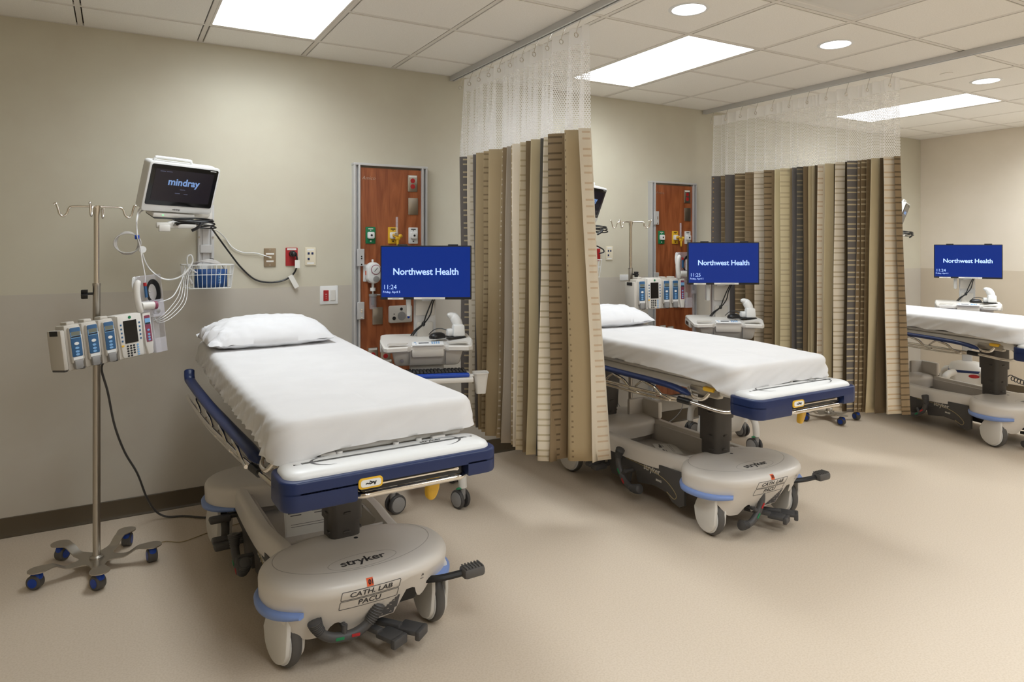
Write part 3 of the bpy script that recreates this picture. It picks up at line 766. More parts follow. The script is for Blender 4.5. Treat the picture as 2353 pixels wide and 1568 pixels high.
    # side rails
    for s in (-1, 1):
        b = B(); V3 = lambda x, y, z: (s * x, y, z)
        low = [V3(.452, .86, .74), V3(.447, .70, .728), V3(.432, .30, .718), V3(.41, .0, .714), V3(.388, -.30, .712), V3(.37, -.50, .712), V3(.352, -.62, .703), V3(.336, -.70, .694), V3(.318, -.765, .694), V3(.302, -.80, .712), V3(.30, -.80, .75), V3(.298, -.76, .785)]
        b.tube(crom(low, 5), 0.0105, 8)
        low2 = [V3(.437, .66, .706), V3(.424, .3, .694), V3(.405, .0, .69), V3(.385, -.28, .688), V3(.37, -.42, .694), V3(.362, -.47, .708)]
        b.tube(crom(low2, 5), 0.008, 8)
        for y in (.62, .34, .06, -.20):
            k = (y + .53) / 1.48
            b.tube(crom([V3(.375 + .075 * k, y, .772), V3(.39 + .07 * k, y - .05, .765), V3(.385 + .07 * k, y - .11, .748), V3(.375 + .075 * k, y - .15, .716), V3(.37 + .075 * k, y - .22, .700)], 5), [0.0095] * 21, 8)
            b.tube(crom([V3(.36 + .08 * k, y + .0, .775), V3(.365 + .08 * k, y + .05, .745), V3(.365 + .08 * k, y + .09, .71)], 4), 0.007, 8)
        b.tube(crom([V3(.33, -.50, .775), V3(.36, -.56, .745), V3(.355, -.63, .74), V3(.335, -.66, .775)], 5), 0.010, 8)
        rail = b.build('side_rail', M_chrome, t, 60)
        path = crom([V3(.43, .98, .862), V3(.433, .94, .826), V3(.43, .86, .808), V3(.42, .35, .796), V3(.405, .0, .789), V3(.39, -.30, .783), V3(.376, -.45, .772), V3(.366, -.55, .750)], 6)
        n = len(path); rr = [0.027] * n; rr[0] = 0.02; rr[-1] = 0.012; rr[-2] = 0.018; rr[-3] = 0.022
        B().tube(path, rr, 12, flat=0.55).build('rail_pad', M_blue, rail, 60)
        c = B(); c.tube([V3(.374, -.47, .712), V3(.362, -.55, .7085)], 0.018, 12).build('rail_collar', M_black, rail)
        bb_ = B(); bb_.box(V3(.335, -.66, .795), (0.03, 0.075, 0.022), 0.006).build('release_handle', M_yel, t, label='yellow release handle')
        bb_ = B(); bb_.box(V3(.318, -.62, .775), (0.045, 0.20, 0.045), 0.006).build('rail_bracket', M_steel, t)
    # controls at the floor
    pedal(t, 'brake_pedal', (-0.098, -0.755, 0.158), 0.11, 0)
    pedal(t, 'brake_pedal', (-0.335, 0.03, 0.155), 0.09, 40, yaw=-90)
    b = B(); b.tube(crom([(.15, -.66, .225), (.20, -.72, .238), (.27, -.77, .246), (.37, -.785, .25)], 5), [0.014] * 16, 8).build('steer_arm', M_black, t)
    b = B(); b.box((0.405, -0.79, 0.252), (0.095, 0.062, 0.042), 0.014)
    for k in range(6): b.box((0.37 + 0.014 * k, -0.79, 0.274), (0.006, 0.05, 0.004), 0.001)
    b.build('steer_pedal', M_rub, t, 40)
    for (x, y, a) in ((0.065, -0.765, 24), (0.150, -0.760, 38)):
        b = B(); M = tr(x, y, 0.082) @ rot('Z', a)
        b.box((0, 0, 0), (0.07, 0.085, 0.02), 0.006, M=M); b.box((0, -0.048, -0.008), (0.072, 0.022, 0.036), 0.006, M=M); b.box((-0.02, 0.10, 0.012), (0.03, 0.14, 0.02), 0.004, M=M)
        b.build('lift_pedal', M_char, t, 35)
    for (y, z) in ((0.42, 0.205), (0.33, 0.135), (0.27, 0.13)):
        b = B(); b.box((-0.355, y, z), (0.10, 0.055, 0.028), 0.010); b.box((-0.29, y + 0.01, z + 0.004), (0.06, 0.03, 0.02), 0.004); b.build('side_foot_pedal', M_char, t, 35)
    return t

def sheet(name, label, seed, flap, rise=0.0, droop=0.0, gather=0.0):
    rnd = random.Random(seed); off = Vector((seed * 7.3, seed * 3.1, 0))
    W2, y0, y1 = 0.375, -0.865, 1.065
    lift = lambda y: rise * smooth01(-0.5, 1.3, y) * 1.15 - droop * smooth01(-0.3, -0.9, y)
    base = rrect(2 * W2, y1 - y0, 0.07, 10, 0, (y0 + y1) / 2)
    dens = []
    for i in range(len(base)):
        p, q = Vector(base[i] + (0,)), Vector(base[(i + 1) % len(base)] + (0,))
        m = max(1, int((q - p).length / 0.013))
        for k in range(m): dens.append(p.lerp(q, k / m))
    n = len(dens); cy = (y0 + y1) / 2
    per = [0.0]
    for i in range(1, n): per.append(per[-1] + (dens[i] - dens[i - 1]).length)
    nor = []
    for i in range(n):
        d = dens[(i + 1) % n] - dens[i - 1]; nor.append(Vector((d.y, -d.x, 0)).normalized())
    zt, zl = 0.970, 0.857
    prof = [(0.05, zl + 0.006), (0.012, zl - 0.004)] + [(0.0, zl + (zt - 0.03 - zl) * k / 9) for k in range(10)] + [(0.002, zt - 0.020), (0.007, zt - 0.010), (0.016, zt - 0.003), (0.03, zt)]
    rings = []
    for ri, (ins, z) in enumerate(prof):
        ring = []
        for i in range(n):
            p = dens[i]; u = per[i]
            side = max(0.0, min(1.0, (zt - z) / (zt - zl)))
            # slanting drapery ridges that fade towards the top edge
            a = noise.noise(Vector((u * 8 + side * 2.0, side * 0.6, seed))) ; c = noise.noise(Vector((u * 19 + side * 2.5, side * 1.2, seed + 9)))
            rid = (1 - abs(a) * 2.2) * 0.006 + c * 0.0022
            corner = math.exp(-((abs(p.x) - W2) ** 2 + (p.y - y0) ** 2) / 0.03)
            g_ = math.sin(2 * math.pi * (u / 0.062 + side * 0.45 + 1.6 * noise.noise(Vector((u * 2.2, 0, seed + 3)))))
            rid += gather * (max(0.0, g_) ** 2 - 0.3) * smooth01(-0.86, -0.7, p.y) * (0.3 + side)
            e = rid * (0.25 + 0.9 * side) * (1 + 1.2 * corner) + 0.012 * side * (1 if ri > 1 else 0)
            q = p + nor[i] * (e - ins)
            zz = z
            if ri < 5: zz += (noise.noise(Vector((u * 7, 3, seed))) * 0.014 + noise.noise(Vector((u * 25, 5, seed))) * 0.004) * (1 - ri / 6)
            # loose corner hanging lower at the foot
            fl = math.exp(-((p.x - flap[0]) ** 2 + (p.y - y0) ** 2) / flap[1])
            if ri < 8: zz -= flap[2] * fl * (1 - ri / 8)
            zz += lift(p.y)
            ring.append(Vector((q.x, q.y, zz)))
        rings.append(ring)
    last = [dens[i] - nor[i] * 0.03 for i in range(n)]
    m = 22
    for k in range(1, m + 1):
        f = 1 - k / m; f = f ** 1.0
        ring = []
        for p in last:
            x = p.x * f; ye = 0.31
            yy = p.y
            cyl = max(y0 + 0.03 + ye, min(y1 - 0.03 - ye, yy))
            y = cyl + (yy - cyl) * f
            z = zt + lift(y)
            z += noise.noise(Vector((x * 3, y * 3, seed))) * 0.003 + max(0, 0.5 - abs(noise.noise(Vector((x * 2 + y * 2, y * 5, seed + 4)))) * 9) * 0.0035 * (1 - f * 0.3)
            z -= 0.0016 * (math.exp(-((y + 0.05) / 0.006) ** 2) + math.exp(-((y - 0.42) / 0.006) ** 2) + math.exp(-(x / 0.006) ** 2))
            ring.append(Vector((x, y, z)))
        rings.append(ring)
    b = B().loft(rings, True, False)
    o = b.build(name, M_sheet, None, 80, weld=True)
    return tag(o, label, 'bed sheet', 'white sheets on the stretchers')
def pillow(name, label, seed, crumple, sx=0.70, sy=0.42, h=0.15):
    n, m = 64, 40; b = B(); P = {}
    def shape(u, v, sgn):
        e = (max(0, 1 - abs(u) ** 3.2) ** 0.55) * (max(0, 1 - abs(v) ** 2.6) ** 0.6)
        x = sx / 2 * u * (1 - 0.05 * (1 - abs(v)) * abs(u) ** 4 * 0) * (1 - 0.06 * v * v * (abs(u) ** 3) * -1 * 0.4)
        y = sy / 2 * v * (1 - 0.10 * abs(u) ** 4)
        z = (h * 0.72 if sgn > 0 else -h * 0.28) * e
        cr = crumple * smooth01(-0.55, -0.98, u)
        q = Vector((u * 4, v * 5, seed))
        z += sgn * (noise.noise(q) * 0.010 + noise.noise(q * 2.3) * 0.004) * min(1, e * 2)
        z += cr * (noise.noise(Vector((u * 9, v * 14, seed + 2))) * 0.022)
        x += cr * noise.noise(Vector((u * 5, v * 8, seed + 5))) * 0.03
        y += cr * noise.noise(Vector((u * 5, v * 8, seed + 8))) * 0.02
        if sgn > 0: z += 0.004 * math.sin(u * 22 + v * 9 + 2 * noise.noise(q * 1.5)) * smooth01(0.35, 0.9, abs(u)) * (1 - abs(u)) * 4
        return Vector((x, y, z))
    for sgn in (1, -1):
        b.grid([[shape(-1 + 2 * i / n, -1 + 2 * j / m, sgn) for i in range(n + 1)] for j in range(m + 1)] if sgn > 0 else [[shape(1 - 2 * i / n, -1 + 2 * j / m, sgn) for i in range(n + 1)] for j in range(m + 1)])
    o = b.build(name, M_pillow, None, 80, weld=True)
    return tag(o, label, 'pillow', 'white pillows on the stretchers')

S1 = make_stretcher('stretcher', 'navy and white wheeled stretcher in the left bay, whole base in view')
S1.location = (0.812, 3.24, 0); S1.rotation_euler = (0, 0, R(1.6))
S2 = copy_tree(S1); S2['label'] = 'navy and white wheeled stretcher in the middle bay, beyond the first curtain'
S2.location = (3.05, 3.27, 0); S2.rotation_euler = (0, 0, 0)
S3 = copy_tree(S1); S3['label'] = 'wheeled stretcher in the far right bay, cut off by the edge of the picture'
S3.location = (6.29, 3.24, 0); S3.rotation_euler = (0, 0, R(-14))
for S, angs, roll, sroll in ((S1, (14, 3, 10, -5), 5, 12), (S2, (-9, -6, 6, -5), -52, 52), (S3, (-3, 4, 8, -5), -75, -35)):
    cs = [c for c in kids(S) if c.name.startswith('caster')]; cs.sort(key=lambda c: (c.location.y > 0, c.location.x))
    for c, a in zip(cs, angs): c.rotation_euler = (0, 0, R(a))
    for p in kids(S):
        if p.name.startswith('brake_pedal'):
            p.rotation_euler.y = R(roll if p.location.y < -0.3 else sroll)
            if p.location.y < -0.3: p.location.z = 0.158; p.scale = (0.92, 0.92, 0.92)
sh1 = sheet('bed_sheet', 'white sheet stretched over the stretcher in the left bay, empty pillow end at the wall', 3, (-0.37, 0.02, 0.05), 0.045, 0.0, 0.007)
sh2 = sheet('bed_sheet', 'white sheet over the middle stretcher, its loose corner folded at the foot', 8, (-0.37, 0.014, 0.06), 0.0, 0.02)
sh3 = sheet('bed_sheet', 'white sheet over the far right stretcher, creased along its near side', 15, (-0.2, 0.05, 0.02), -0.01, 0.02)
for s_, S in ((sh1, S1), (sh2, S2), (sh3, S3)):
    s_.location = S.location; s_.rotation_euler = S.rotation_euler
p1_ = pillow('pillow', 'white pillow with a crumpled open end on the left stretcher', 2, 1.0, 0.65, 0.42, 0.16); p1_.location = (0.735, 4.03, 1.046); p1_.rotation_euler = (R(3), 0, R(3))
p2_ = pillow('pillow', 'smooth white pillow on the middle stretcher', 6, 0.15); p2_.location = (3.08, 4.03, 1.009); p2_.rotation_euler = (R(1), 0, R(-4))
# leaflets lying in the storage pans
def leaflet(name, label, loc, rz, tilt=0):
    b = B()
    b.box((0, 0, 0.001), (0.215, 0.15, 0.002)); b.box((0.004, 0.003, 0.0032), (0.21, 0.146, 0.002))
    o = b.build(name, M_paper, None, 0); o.location = loc; o.rotation_euler = (R(tilt), 0, R(rz)); tag(o, label, 'leaflet')
    q = B()
    for x in (-0.055, 0.055):
        q.box((x, 0.035, 0.0045), (0.07, 0.012, 0.0004)); q.box((x - 0.02, 0.045, 0.0045), (0.03, 0.008, 0.0004)); q.box((x, 0.02, 0.0045), (0.05, 0.004, 0.0004))
    q.box((0, -0.02, 0.0045), (0.16, 0.002, 0.0004)); q.box((0, -0.03, 0.0045), (0.16, 0.002, 0.0004))
    q.build('printed_picture', M_greyd, o, 0)
    return o
leaflet('instruction_leaflet', 'white printed leaflet propped in the base pan of the left stretcher', (0.79, 3.30, 0.262), -3, 64)
leaflet('instruction_leaflet', 'white printed leaflet lying in the base pan of the middle stretcher', (3.17, 3.42, 0.2035), 62)
# ================================================================ drip stands
def drip_stand(label, loc, rz):
    t = thing('drip_stand', label, 'drip stand', loc, rz, 'drip stands')
    # five-armed pressed steel base
    pts = []
    for k in range(5):
        a = 72 * k
        def P(r, d): th = R(a + d); return (r * math.cos(th), r * math.sin(th))
        pts += [P(.075, -36), P(.085, -22), P(.14, -9), P(.19, -7)]
        c = (0.243 * math.cos(R(a)), 0.243 * math.sin(R(a)))
        for q in range(-120, 121, 24): pts.append((c[0] + .042 * math.cos(R(a + q)), c[1] + .042 * math.sin(R(a + q))))
        pts += [P(.19, 7), P(.14, 9), P(.085, 22)]
    tmp = bmesh.new()
    b0 = B(); b0.prism(pts, 0.005)
    bmesh.ops.triangulate(b0.bm, faces=[f for f in b0.bm.faces if len(f.verts) > 4])
    bmesh.ops.subdivide_edges(b0.bm, edges=[e for e in b0.bm.edges if e.calc_length() > 0.05], cuts=3)
    for v in b0.bm.verts:
        r = math.hypot(v.co.x, v.co.y)
        v.co.z += 0.048 + 0.034 * smooth01(0.12, 0.19, r)
    tmp.free()
    b0.build('stand_base', M_steel, t, 50)
    for k in range(5):
        th = R(72 * k); c = Vector((0.243 * math.cos(th), 0.243 * math.sin(th), 0))
        f = B(); f.box((0, 0.006, 0.055), (0.034, 0.05, 0.034), 0.012); f.cyl((0, 0, 0.06), (0, 0, 0.083), 0.008)
        f.build('caster', M_bluep, t, 40); fo = bpy.context.collection.objects[-1] if False else kids(t)[-1]
        fo = [o for o in kids(t) if o.name.startswith('caster')][-1]
        fo.location = c; fo.rotation_euler = (0, 0, R(-rz + 60 - 25 * k))
        MX = Matrix(((0, 0, 1, 0), (1, 0, 0, 0.012), (0, 1, 0, 0.033), (0, 0, 0, 1)))
        w_ = B(); w_.lathe([(0.012, -0.021), (0.029, -0.021), (0.033, -0.016), (0.033, 0.016), (0.029, 0.021), (0.012, 0.021)], 24, M=MX); w_.build('tire', M_rub, fo)
        w_ = B(); w_.lathe([(0.021, -0.0225), (0.021, 0.0225)], 20, M=MX); w_.build('wheel_cap', M_bluep, fo)
    B().cyl((0, 0, 0.05), (0, 0, 1.36), 0.0165, 20).build('pole_sleeve', M_steel, t) if False else None
    b = B(); b.lathe([(0.03, 0.052), (0.03, 0.06), (0.0185, 0.066), (0.0165, 0.08), (0.0165, 1.36), (0.018, 1.362), (0.018, 1.374), (0.0125, 1.376)], 24); b.build('pole', M_steel, t)
    b = B(); b.lathe([(0.0122, 1.37), (0.0122, 1.70), (0.019, 1.738), (0.019, 1.748), (0.004, 1.75)], 24); b.build('inner_pole', M_chrome, t)
    b = B(); b.cyl((0.012, 0, 1.325), (0.045, 0, 1.325), 0.006)
    prk = [((0.018 + 0.006 * math.cos(5 * 2 * math.pi * q / 40)) * math.cos(2 * math.pi * q / 40), (0.018 + 0.006 * math.cos(5 * 2 * math.pi * q / 40)) * math.sin(2 * math.pi * q / 40)) for q in range(40)]
    b.prism(prk, 0.028, 0.004, M=tr(0.036, 0, 1.325) @ rot('Y', 90)); b.build('clamp_knob', M_black, t, 40)
    return t
def hooks(t, angs, z=1.742):
    for a in angs:
        b = B(); L = lambda r, zz: (r * math.cos(R(a)), r * math.sin(R(a)), z + zz)
        b.tube(crom([L(0, 0), L(.05, .001), L(.095, .0), L(.112, -.010), L(.120, -.034), L(.134, -.048), L(.148, -.038), L(.156, -.008), L(.163, .012), L(.172, .006)], 5), 0.005, 8)
        b.build('hook', M_chrome, t, 60)
D1 = drip_stand('chrome drip stand on a five-armed base with blue casters, left of the left bed', (-0.08, 3.855, 0), 202)
hooks(D1, (-202 + 184, -202 + 8, -202 + 262, -202 + 80))
D2 = drip_stand('chrome drip stand behind the pillow of the middle bed, seen above the bed only', (3.56, 4.265, 0), 54)
hooks(D2, (-54 + 160, -54 + 200, -54 - 15, -54 - 50))
for o in kids(D2):
    if o.name.startswith('clamp_knob'): o.rotation_euler = (0, 0, R(-70))
for o in kids(D1):
    if o.name.startswith('clamp_knob'): o.rotation_euler = (0, 0, R(-202 + 180))
D3 = drip_stand('drip stand standing behind the second curtain, only its blue-castered base showing', (5.54, 3.91, 0), 100)
hooks(D3, (0, 90, 180, 270))

# ================================================================ infusion pumps (local: x along the row, -y front, z up, origin at the pole clamp)
def pump_module(t, x, color, light, w=0.084, h=0.235, channel=True):
    b = B()
    b.box((x, -0.055, 0), (w - 0.004, 0.085, h), 0.008)
    b.box((x + 0.004, -0.10, 0.012), (w - 0.022, 0.03, h - 0.05), 0.008)
    b.box((x, -0.06, h / 2 + 0.006), (w * 0.5, 0.06, 0.02), 0.006)
    b.box((x + w / 2 - 0.006, -0.098, -0.004), (0.012, 0.02, h * 0.55), 0.004)
    m = b.build('pump_module', M_beige, t, 35)
    f = B(); f.prism(rrect(w - 0.032, h - 0.085, 0.006, 3), 0.003, 0.001, M=tr(x + 0.003, -0.1145, 0.026) @ XZ)
    f.build('face_panel', color, m, 30)
    f = B(); f.box((x + 0.003, -0.118, 0.070), (w - 0.040, 0.002, 0.020)); f.build('display', M_lcd, m, 0)
    f = B(); f.box((x + 0.003, -0.1183, 0.054), (w - 0.038, 0.002, 0.007)); f.build('channel_bar', M_ink, m, 0)
    f = B(); f.box((x + 0.003, -0.1178, 0.0625), (w - 0.034, 0.0012, 0.032)); f.build('display_bezel', M_pumpl, m, 0)
    f = B()
    for k, z in enumerate((-0.005, -0.023, -0.038)):
        f.prism([(0.010 * math.cos(2 * math.pi * q / 16), 0.006 * math.sin(2 * math.pi * q / 16)) for q in range(16)], 0.002, 0, M=tr(x + 0.003, -0.1172, z) @ XZ)
    f.build('key', M_pumpl, m, 0)
    f = B(); f.prism([(0.012 * math.cos(2 * math.pi * q / 16), 0.008 * math.sin(2 * math.pi * q / 16)) for q in range(16)], 0.002, 0, M=tr(x + 0.003, -0.1172, 0.018) @ XZ); f.build('key', M_white2, m, 0)
    f = B(); f.box((x + 0.003, -0.1165, -0.058), (w - 0.036, 0.003, 0.014)); f.build('nameplate', M_white2, m, 0)
    f = B(); f.prism([(-0.022, 0.02), (0.022, 0.02), (0.018, -0.022), (0.012, -0.026), (-0.012, -0.026), (-0.02, -0.022)], 0.016, 0.004, M=tr(x + 0.003, -0.108, -0.088) @ XZ); f.build('latch', M_grey, m, 30)
    f = B(); f.box((x + w / 2 - 0.012, -0.092, -h / 2 + 0.004), (0.022, 0.022, 0.012), 0.002); f.build('rubber_foot', M_char, m, 0)
    return m
def pump_control(t, x):
    w, h = 0.150, 0.245
    b = B(); b.box((x, -0.06, 0.004), (w - 0.004, 0.10, h), 0.010)
    pr = [(-.069, .115), (-.035, .123), (.035, .123), (.069, .115), (.070, .06), (.060, -.105), (.052, -.118), (-.052, -.118), (-.060, -.105), (-.070, .06)]
    b.prism(pr, 0.014, 0.006, M=tr(x, -0.108, 0.004) @ XZ)
    m = b.build('control_unit', M_white, t, 35)
    f = B(); f.box((x - 0.002, -0.1232, 0.028), (0.076, 0.003, 0.125), 0.001); f.build('display', M_scrb, m, 0)
    f = B()
    for sx in (-1, 1):
        for k in range(5): f.box((x + sx * 0.053 - 0.001, -0.1228, 0.07 - 0.022 * k), (0.009, 0.003, 0.010), 0.001)
    f.build('soft_key', M_pumpb, m, 0)
    f = B()
    for r in range(5):
        for c in range(3):
            if r == 4 and c == 2: continue
            f.prism([(0.0062 * math.cos(2 * math.pi * q / 10), 0.0052 * math.sin(2 * math.pi * q / 10)) for q in range(10)], 0.002, 0, M=tr(x - 0.029 + 0.018 * c, -0.1222, -0.050 - 0.0135 * r) @ XZ)
    f.build('keypad', M_ink, m, 0)
    f = B()
    for r in range(5): f.prism([(0.0062 * math.cos(2 * math.pi * q / 10), 0.0052 * math.sin(2 * math.pi * q / 10)) for q in range(10)], 0.002, 0, M=tr(x + 0.029, -0.1222, -0.050 - 0.0135 * r) @ XZ)
    f.build('keypad', M_pumpl, m, 0)
    f = B(); f.prism([(0.0085 * math.cos(2 * math.pi * q / 14), 0.0085 * math.sin(2 * math.pi * q / 14)) for q in range(14)], 0.001, 0, M=tr(x, -0.1225, 0.107) @ XZ); f.build('green_sticker', M_green, m, 0)
    f = B(); f.box((x - 0.055, -0.1225, -0.045), (0.014, 0.002, 0.010)); f.build('alert_key', M_yel, m, 0)
    return m
def pump_etco(t, x):
    b = B(); b.box((x, -0.055, 0), (0.064, 0.085, 0.235), 0.008)
    pr = [(-.024, .115), (.024, .115), (.024, -.06), (.014, -.118), (-.014, -.118), (-.024, -.06)]
    b.prism(pr, 0.018, 0.005, M=tr(x, -0.096, 0) @ XZ)
    m = b.build('gas_module', M_white, t, 35)
    f = B(); f.prism(rrect(0.034, 0.15, 0.004, 3), 0.003, 0, M=tr(x, -0.1125, 0.026) @ XZ); f.build('face_panel', M_pumpm, m, 0)
    f = B(); f.box((x, -0.116, 0.068), (0.032, 0.002, 0.034)); f.build('display', M_pumpl, m, 0)
    f = B(); f.box((x, -0.1165, 0.056), (0.030, 0.002, 0.008)); f.build('channel_bar', M_ink, m, 0)
    f = B()
    for z in (0.018, -0.006, -0.022, -0.037): f.prism([(0.0075 * math.cos(2 * math.pi * q / 14), 0.006 * math.sin(2 * math.pi * q / 14)) for q in range(14)], 0.002, 0, M=tr(x, -0.1152, z) @ XZ)
    f.build('key', M_pumpl, m, 0)
    return m
def case_of_tubing(t, x, grey=False):
    """clear accessory case at the right end of the row, with its handset and coiled lead"""
    b = B()
    for (cx, cz, wx, hz) in ((x + 0.012, -0.02, 0.068, 0.205), (x - 0.01, 0.205, 0.135, 0.24)):
        th = 0.003
        b.box((cx, -0.045, cz), (wx, th, hz), 0.001); b.box((cx - wx / 2, -0.07, cz), (th, 0.05, hz)); b.box((cx + wx / 2, -0.07, cz), (th, 0.05, hz)); b.box((cx, -0.07, cz - hz / 2), (wx, 0.05, th))
        b.box((cx, -0.095, cz - hz * 0.30), (wx, th, hz * 0.4)); b.box((cx, -0.07, cz + hz / 2), (wx, 0.05, th))
    c = b.build('clear_case', M_clear, t, 20)
    f = B()
    for k in range(5):
        f.tube([(x + 0.018 + (0.036 + 0.004 * k) * math.cos(a) * 0.8, -0.064 - 0.003 * k, 0.225 + (0.052 + 0.005 * k) * math.sin(a)) for a in [2 * math.pi * q / 28 for q in range(28)]], 0.0042, 6, closed=True)
    f.build('coiled_lead', M_black, c)
    f = B(); f.tube(crom([(x - 0.085, -0.105, 0.30), (x - 0.102, -0.108, 0.27), (x - 0.108, -0.108, 0.21), (x - 0.100, -0.106, 0.15), (x - 0.09, -0.104, 0.12)], 4), [0.012, .015, .017, .018, .018, .018, .018, .018, .018, .018, .018, .018, .018, .017, .016, .014, .012], 12)
    f.cyl((x - 0.085, -0.104, 0.155), (x - 0.005, -0.112, 0.15), 0.023, 18); f.build('handset', M_white, c, 50)
    f = B(); f.cyl((x - 0.018, -0.111, 0.151), (x - 0.001, -0.1125, 0.1495), 0.0238, 18); f.build('handset_cap', M_pumpm, c, 50)
    f = B(); f.cyl((x - 0.03, -0.075, 0.20), (x - 0.03, -0.075, 0.27), 0.008, 10); f.build('blue_connector', M_pumpb, c)
    f = B(); f.cyl((x - 0.03, -0.075, 0.265), (x - 0.03, -0.075, 0.285), 0.009, 10); f.build('red_connector', M_red, c)
    f = B(); f.ell((x + 0.02, -0.08, 0.115), (0.022, 0.02, 0.022)); f.build('sensor', M_grey, c)
    f = B()
    for k in range(4):
        f.tube(crom([(x - 0.045 - 0.01 * k, -0.06, 0.325), (x - 0.075 - 0.007 * k, -0.07, 0.315), (x - 0.095 - 0.004 * k, -0.075, 0.27), (x - 0.09 - 0.004 * k, -0.08, 0.21)], 5), 0.0022, 6)
    f.build('sample_line', M_white2, c)
def pump_rack(label, loc, rz, roll, order, tilt=0, sc=1.0):
    t = thing('infusion_pump', label, 'infusion pump', loc, rz, 'racks of infusion pumps')
    t.rotation_euler = (R(tilt), R(roll), R(rz))
    t.scale = (sc, sc, sc)
    W = dict(m=0.088, c=0.150, g=0.062, s=0.075); tot = sum(W[o] for o in order)
    x = -tot * 0.5
    b = B(); b.box((-0.01, 0.01, 0.03), (0.05, 0.07, 0.10), 0.01); b.build('pole_clamp', M_char, t)
    for o in order:
        c = x + W[o] / 2
        if o == 'm': pump_module(t, c, M_pumpb, M_pumpl)
        elif o == 'c': pump_control(t, c)
        elif o == 'g': pump_etco(t, c)
        else: case_of_tubing(t, c)
        x += W[o]
    x0 = -tot * 0.5
    b = B(); b.box((x0 - 0.012, -0.048, -0.006), (0.022, 0.125, 0.205), 0.006); e = b.build('end_housing', M_beige, t, 30)
    f = B(); f.box((x0 - 0.0235, -0.05, 0.082), (0.003, 0.07, 0.026)); f.build('connector_port', M_ink, e, 0)
    f = B(); f.box((x0 - 0.012, -0.048, -0.112), (0.02, 0.11, 0.012), 0.004); f.build('latch_lever', M_char, e, 0)
    return t
pump_rack('row of infusion pumps left of the left bed, three blue pumps before the keypad unit', (-0.036, 3.836, 1.105), 32, -4, 'mmmcgs', -5, 0.87)
pump_rack('row of infusion pumps by the middle bed, keypad unit second from its left end', (3.775, 4.20, 1.172), -4, 0, 'mcmmgs', -1)

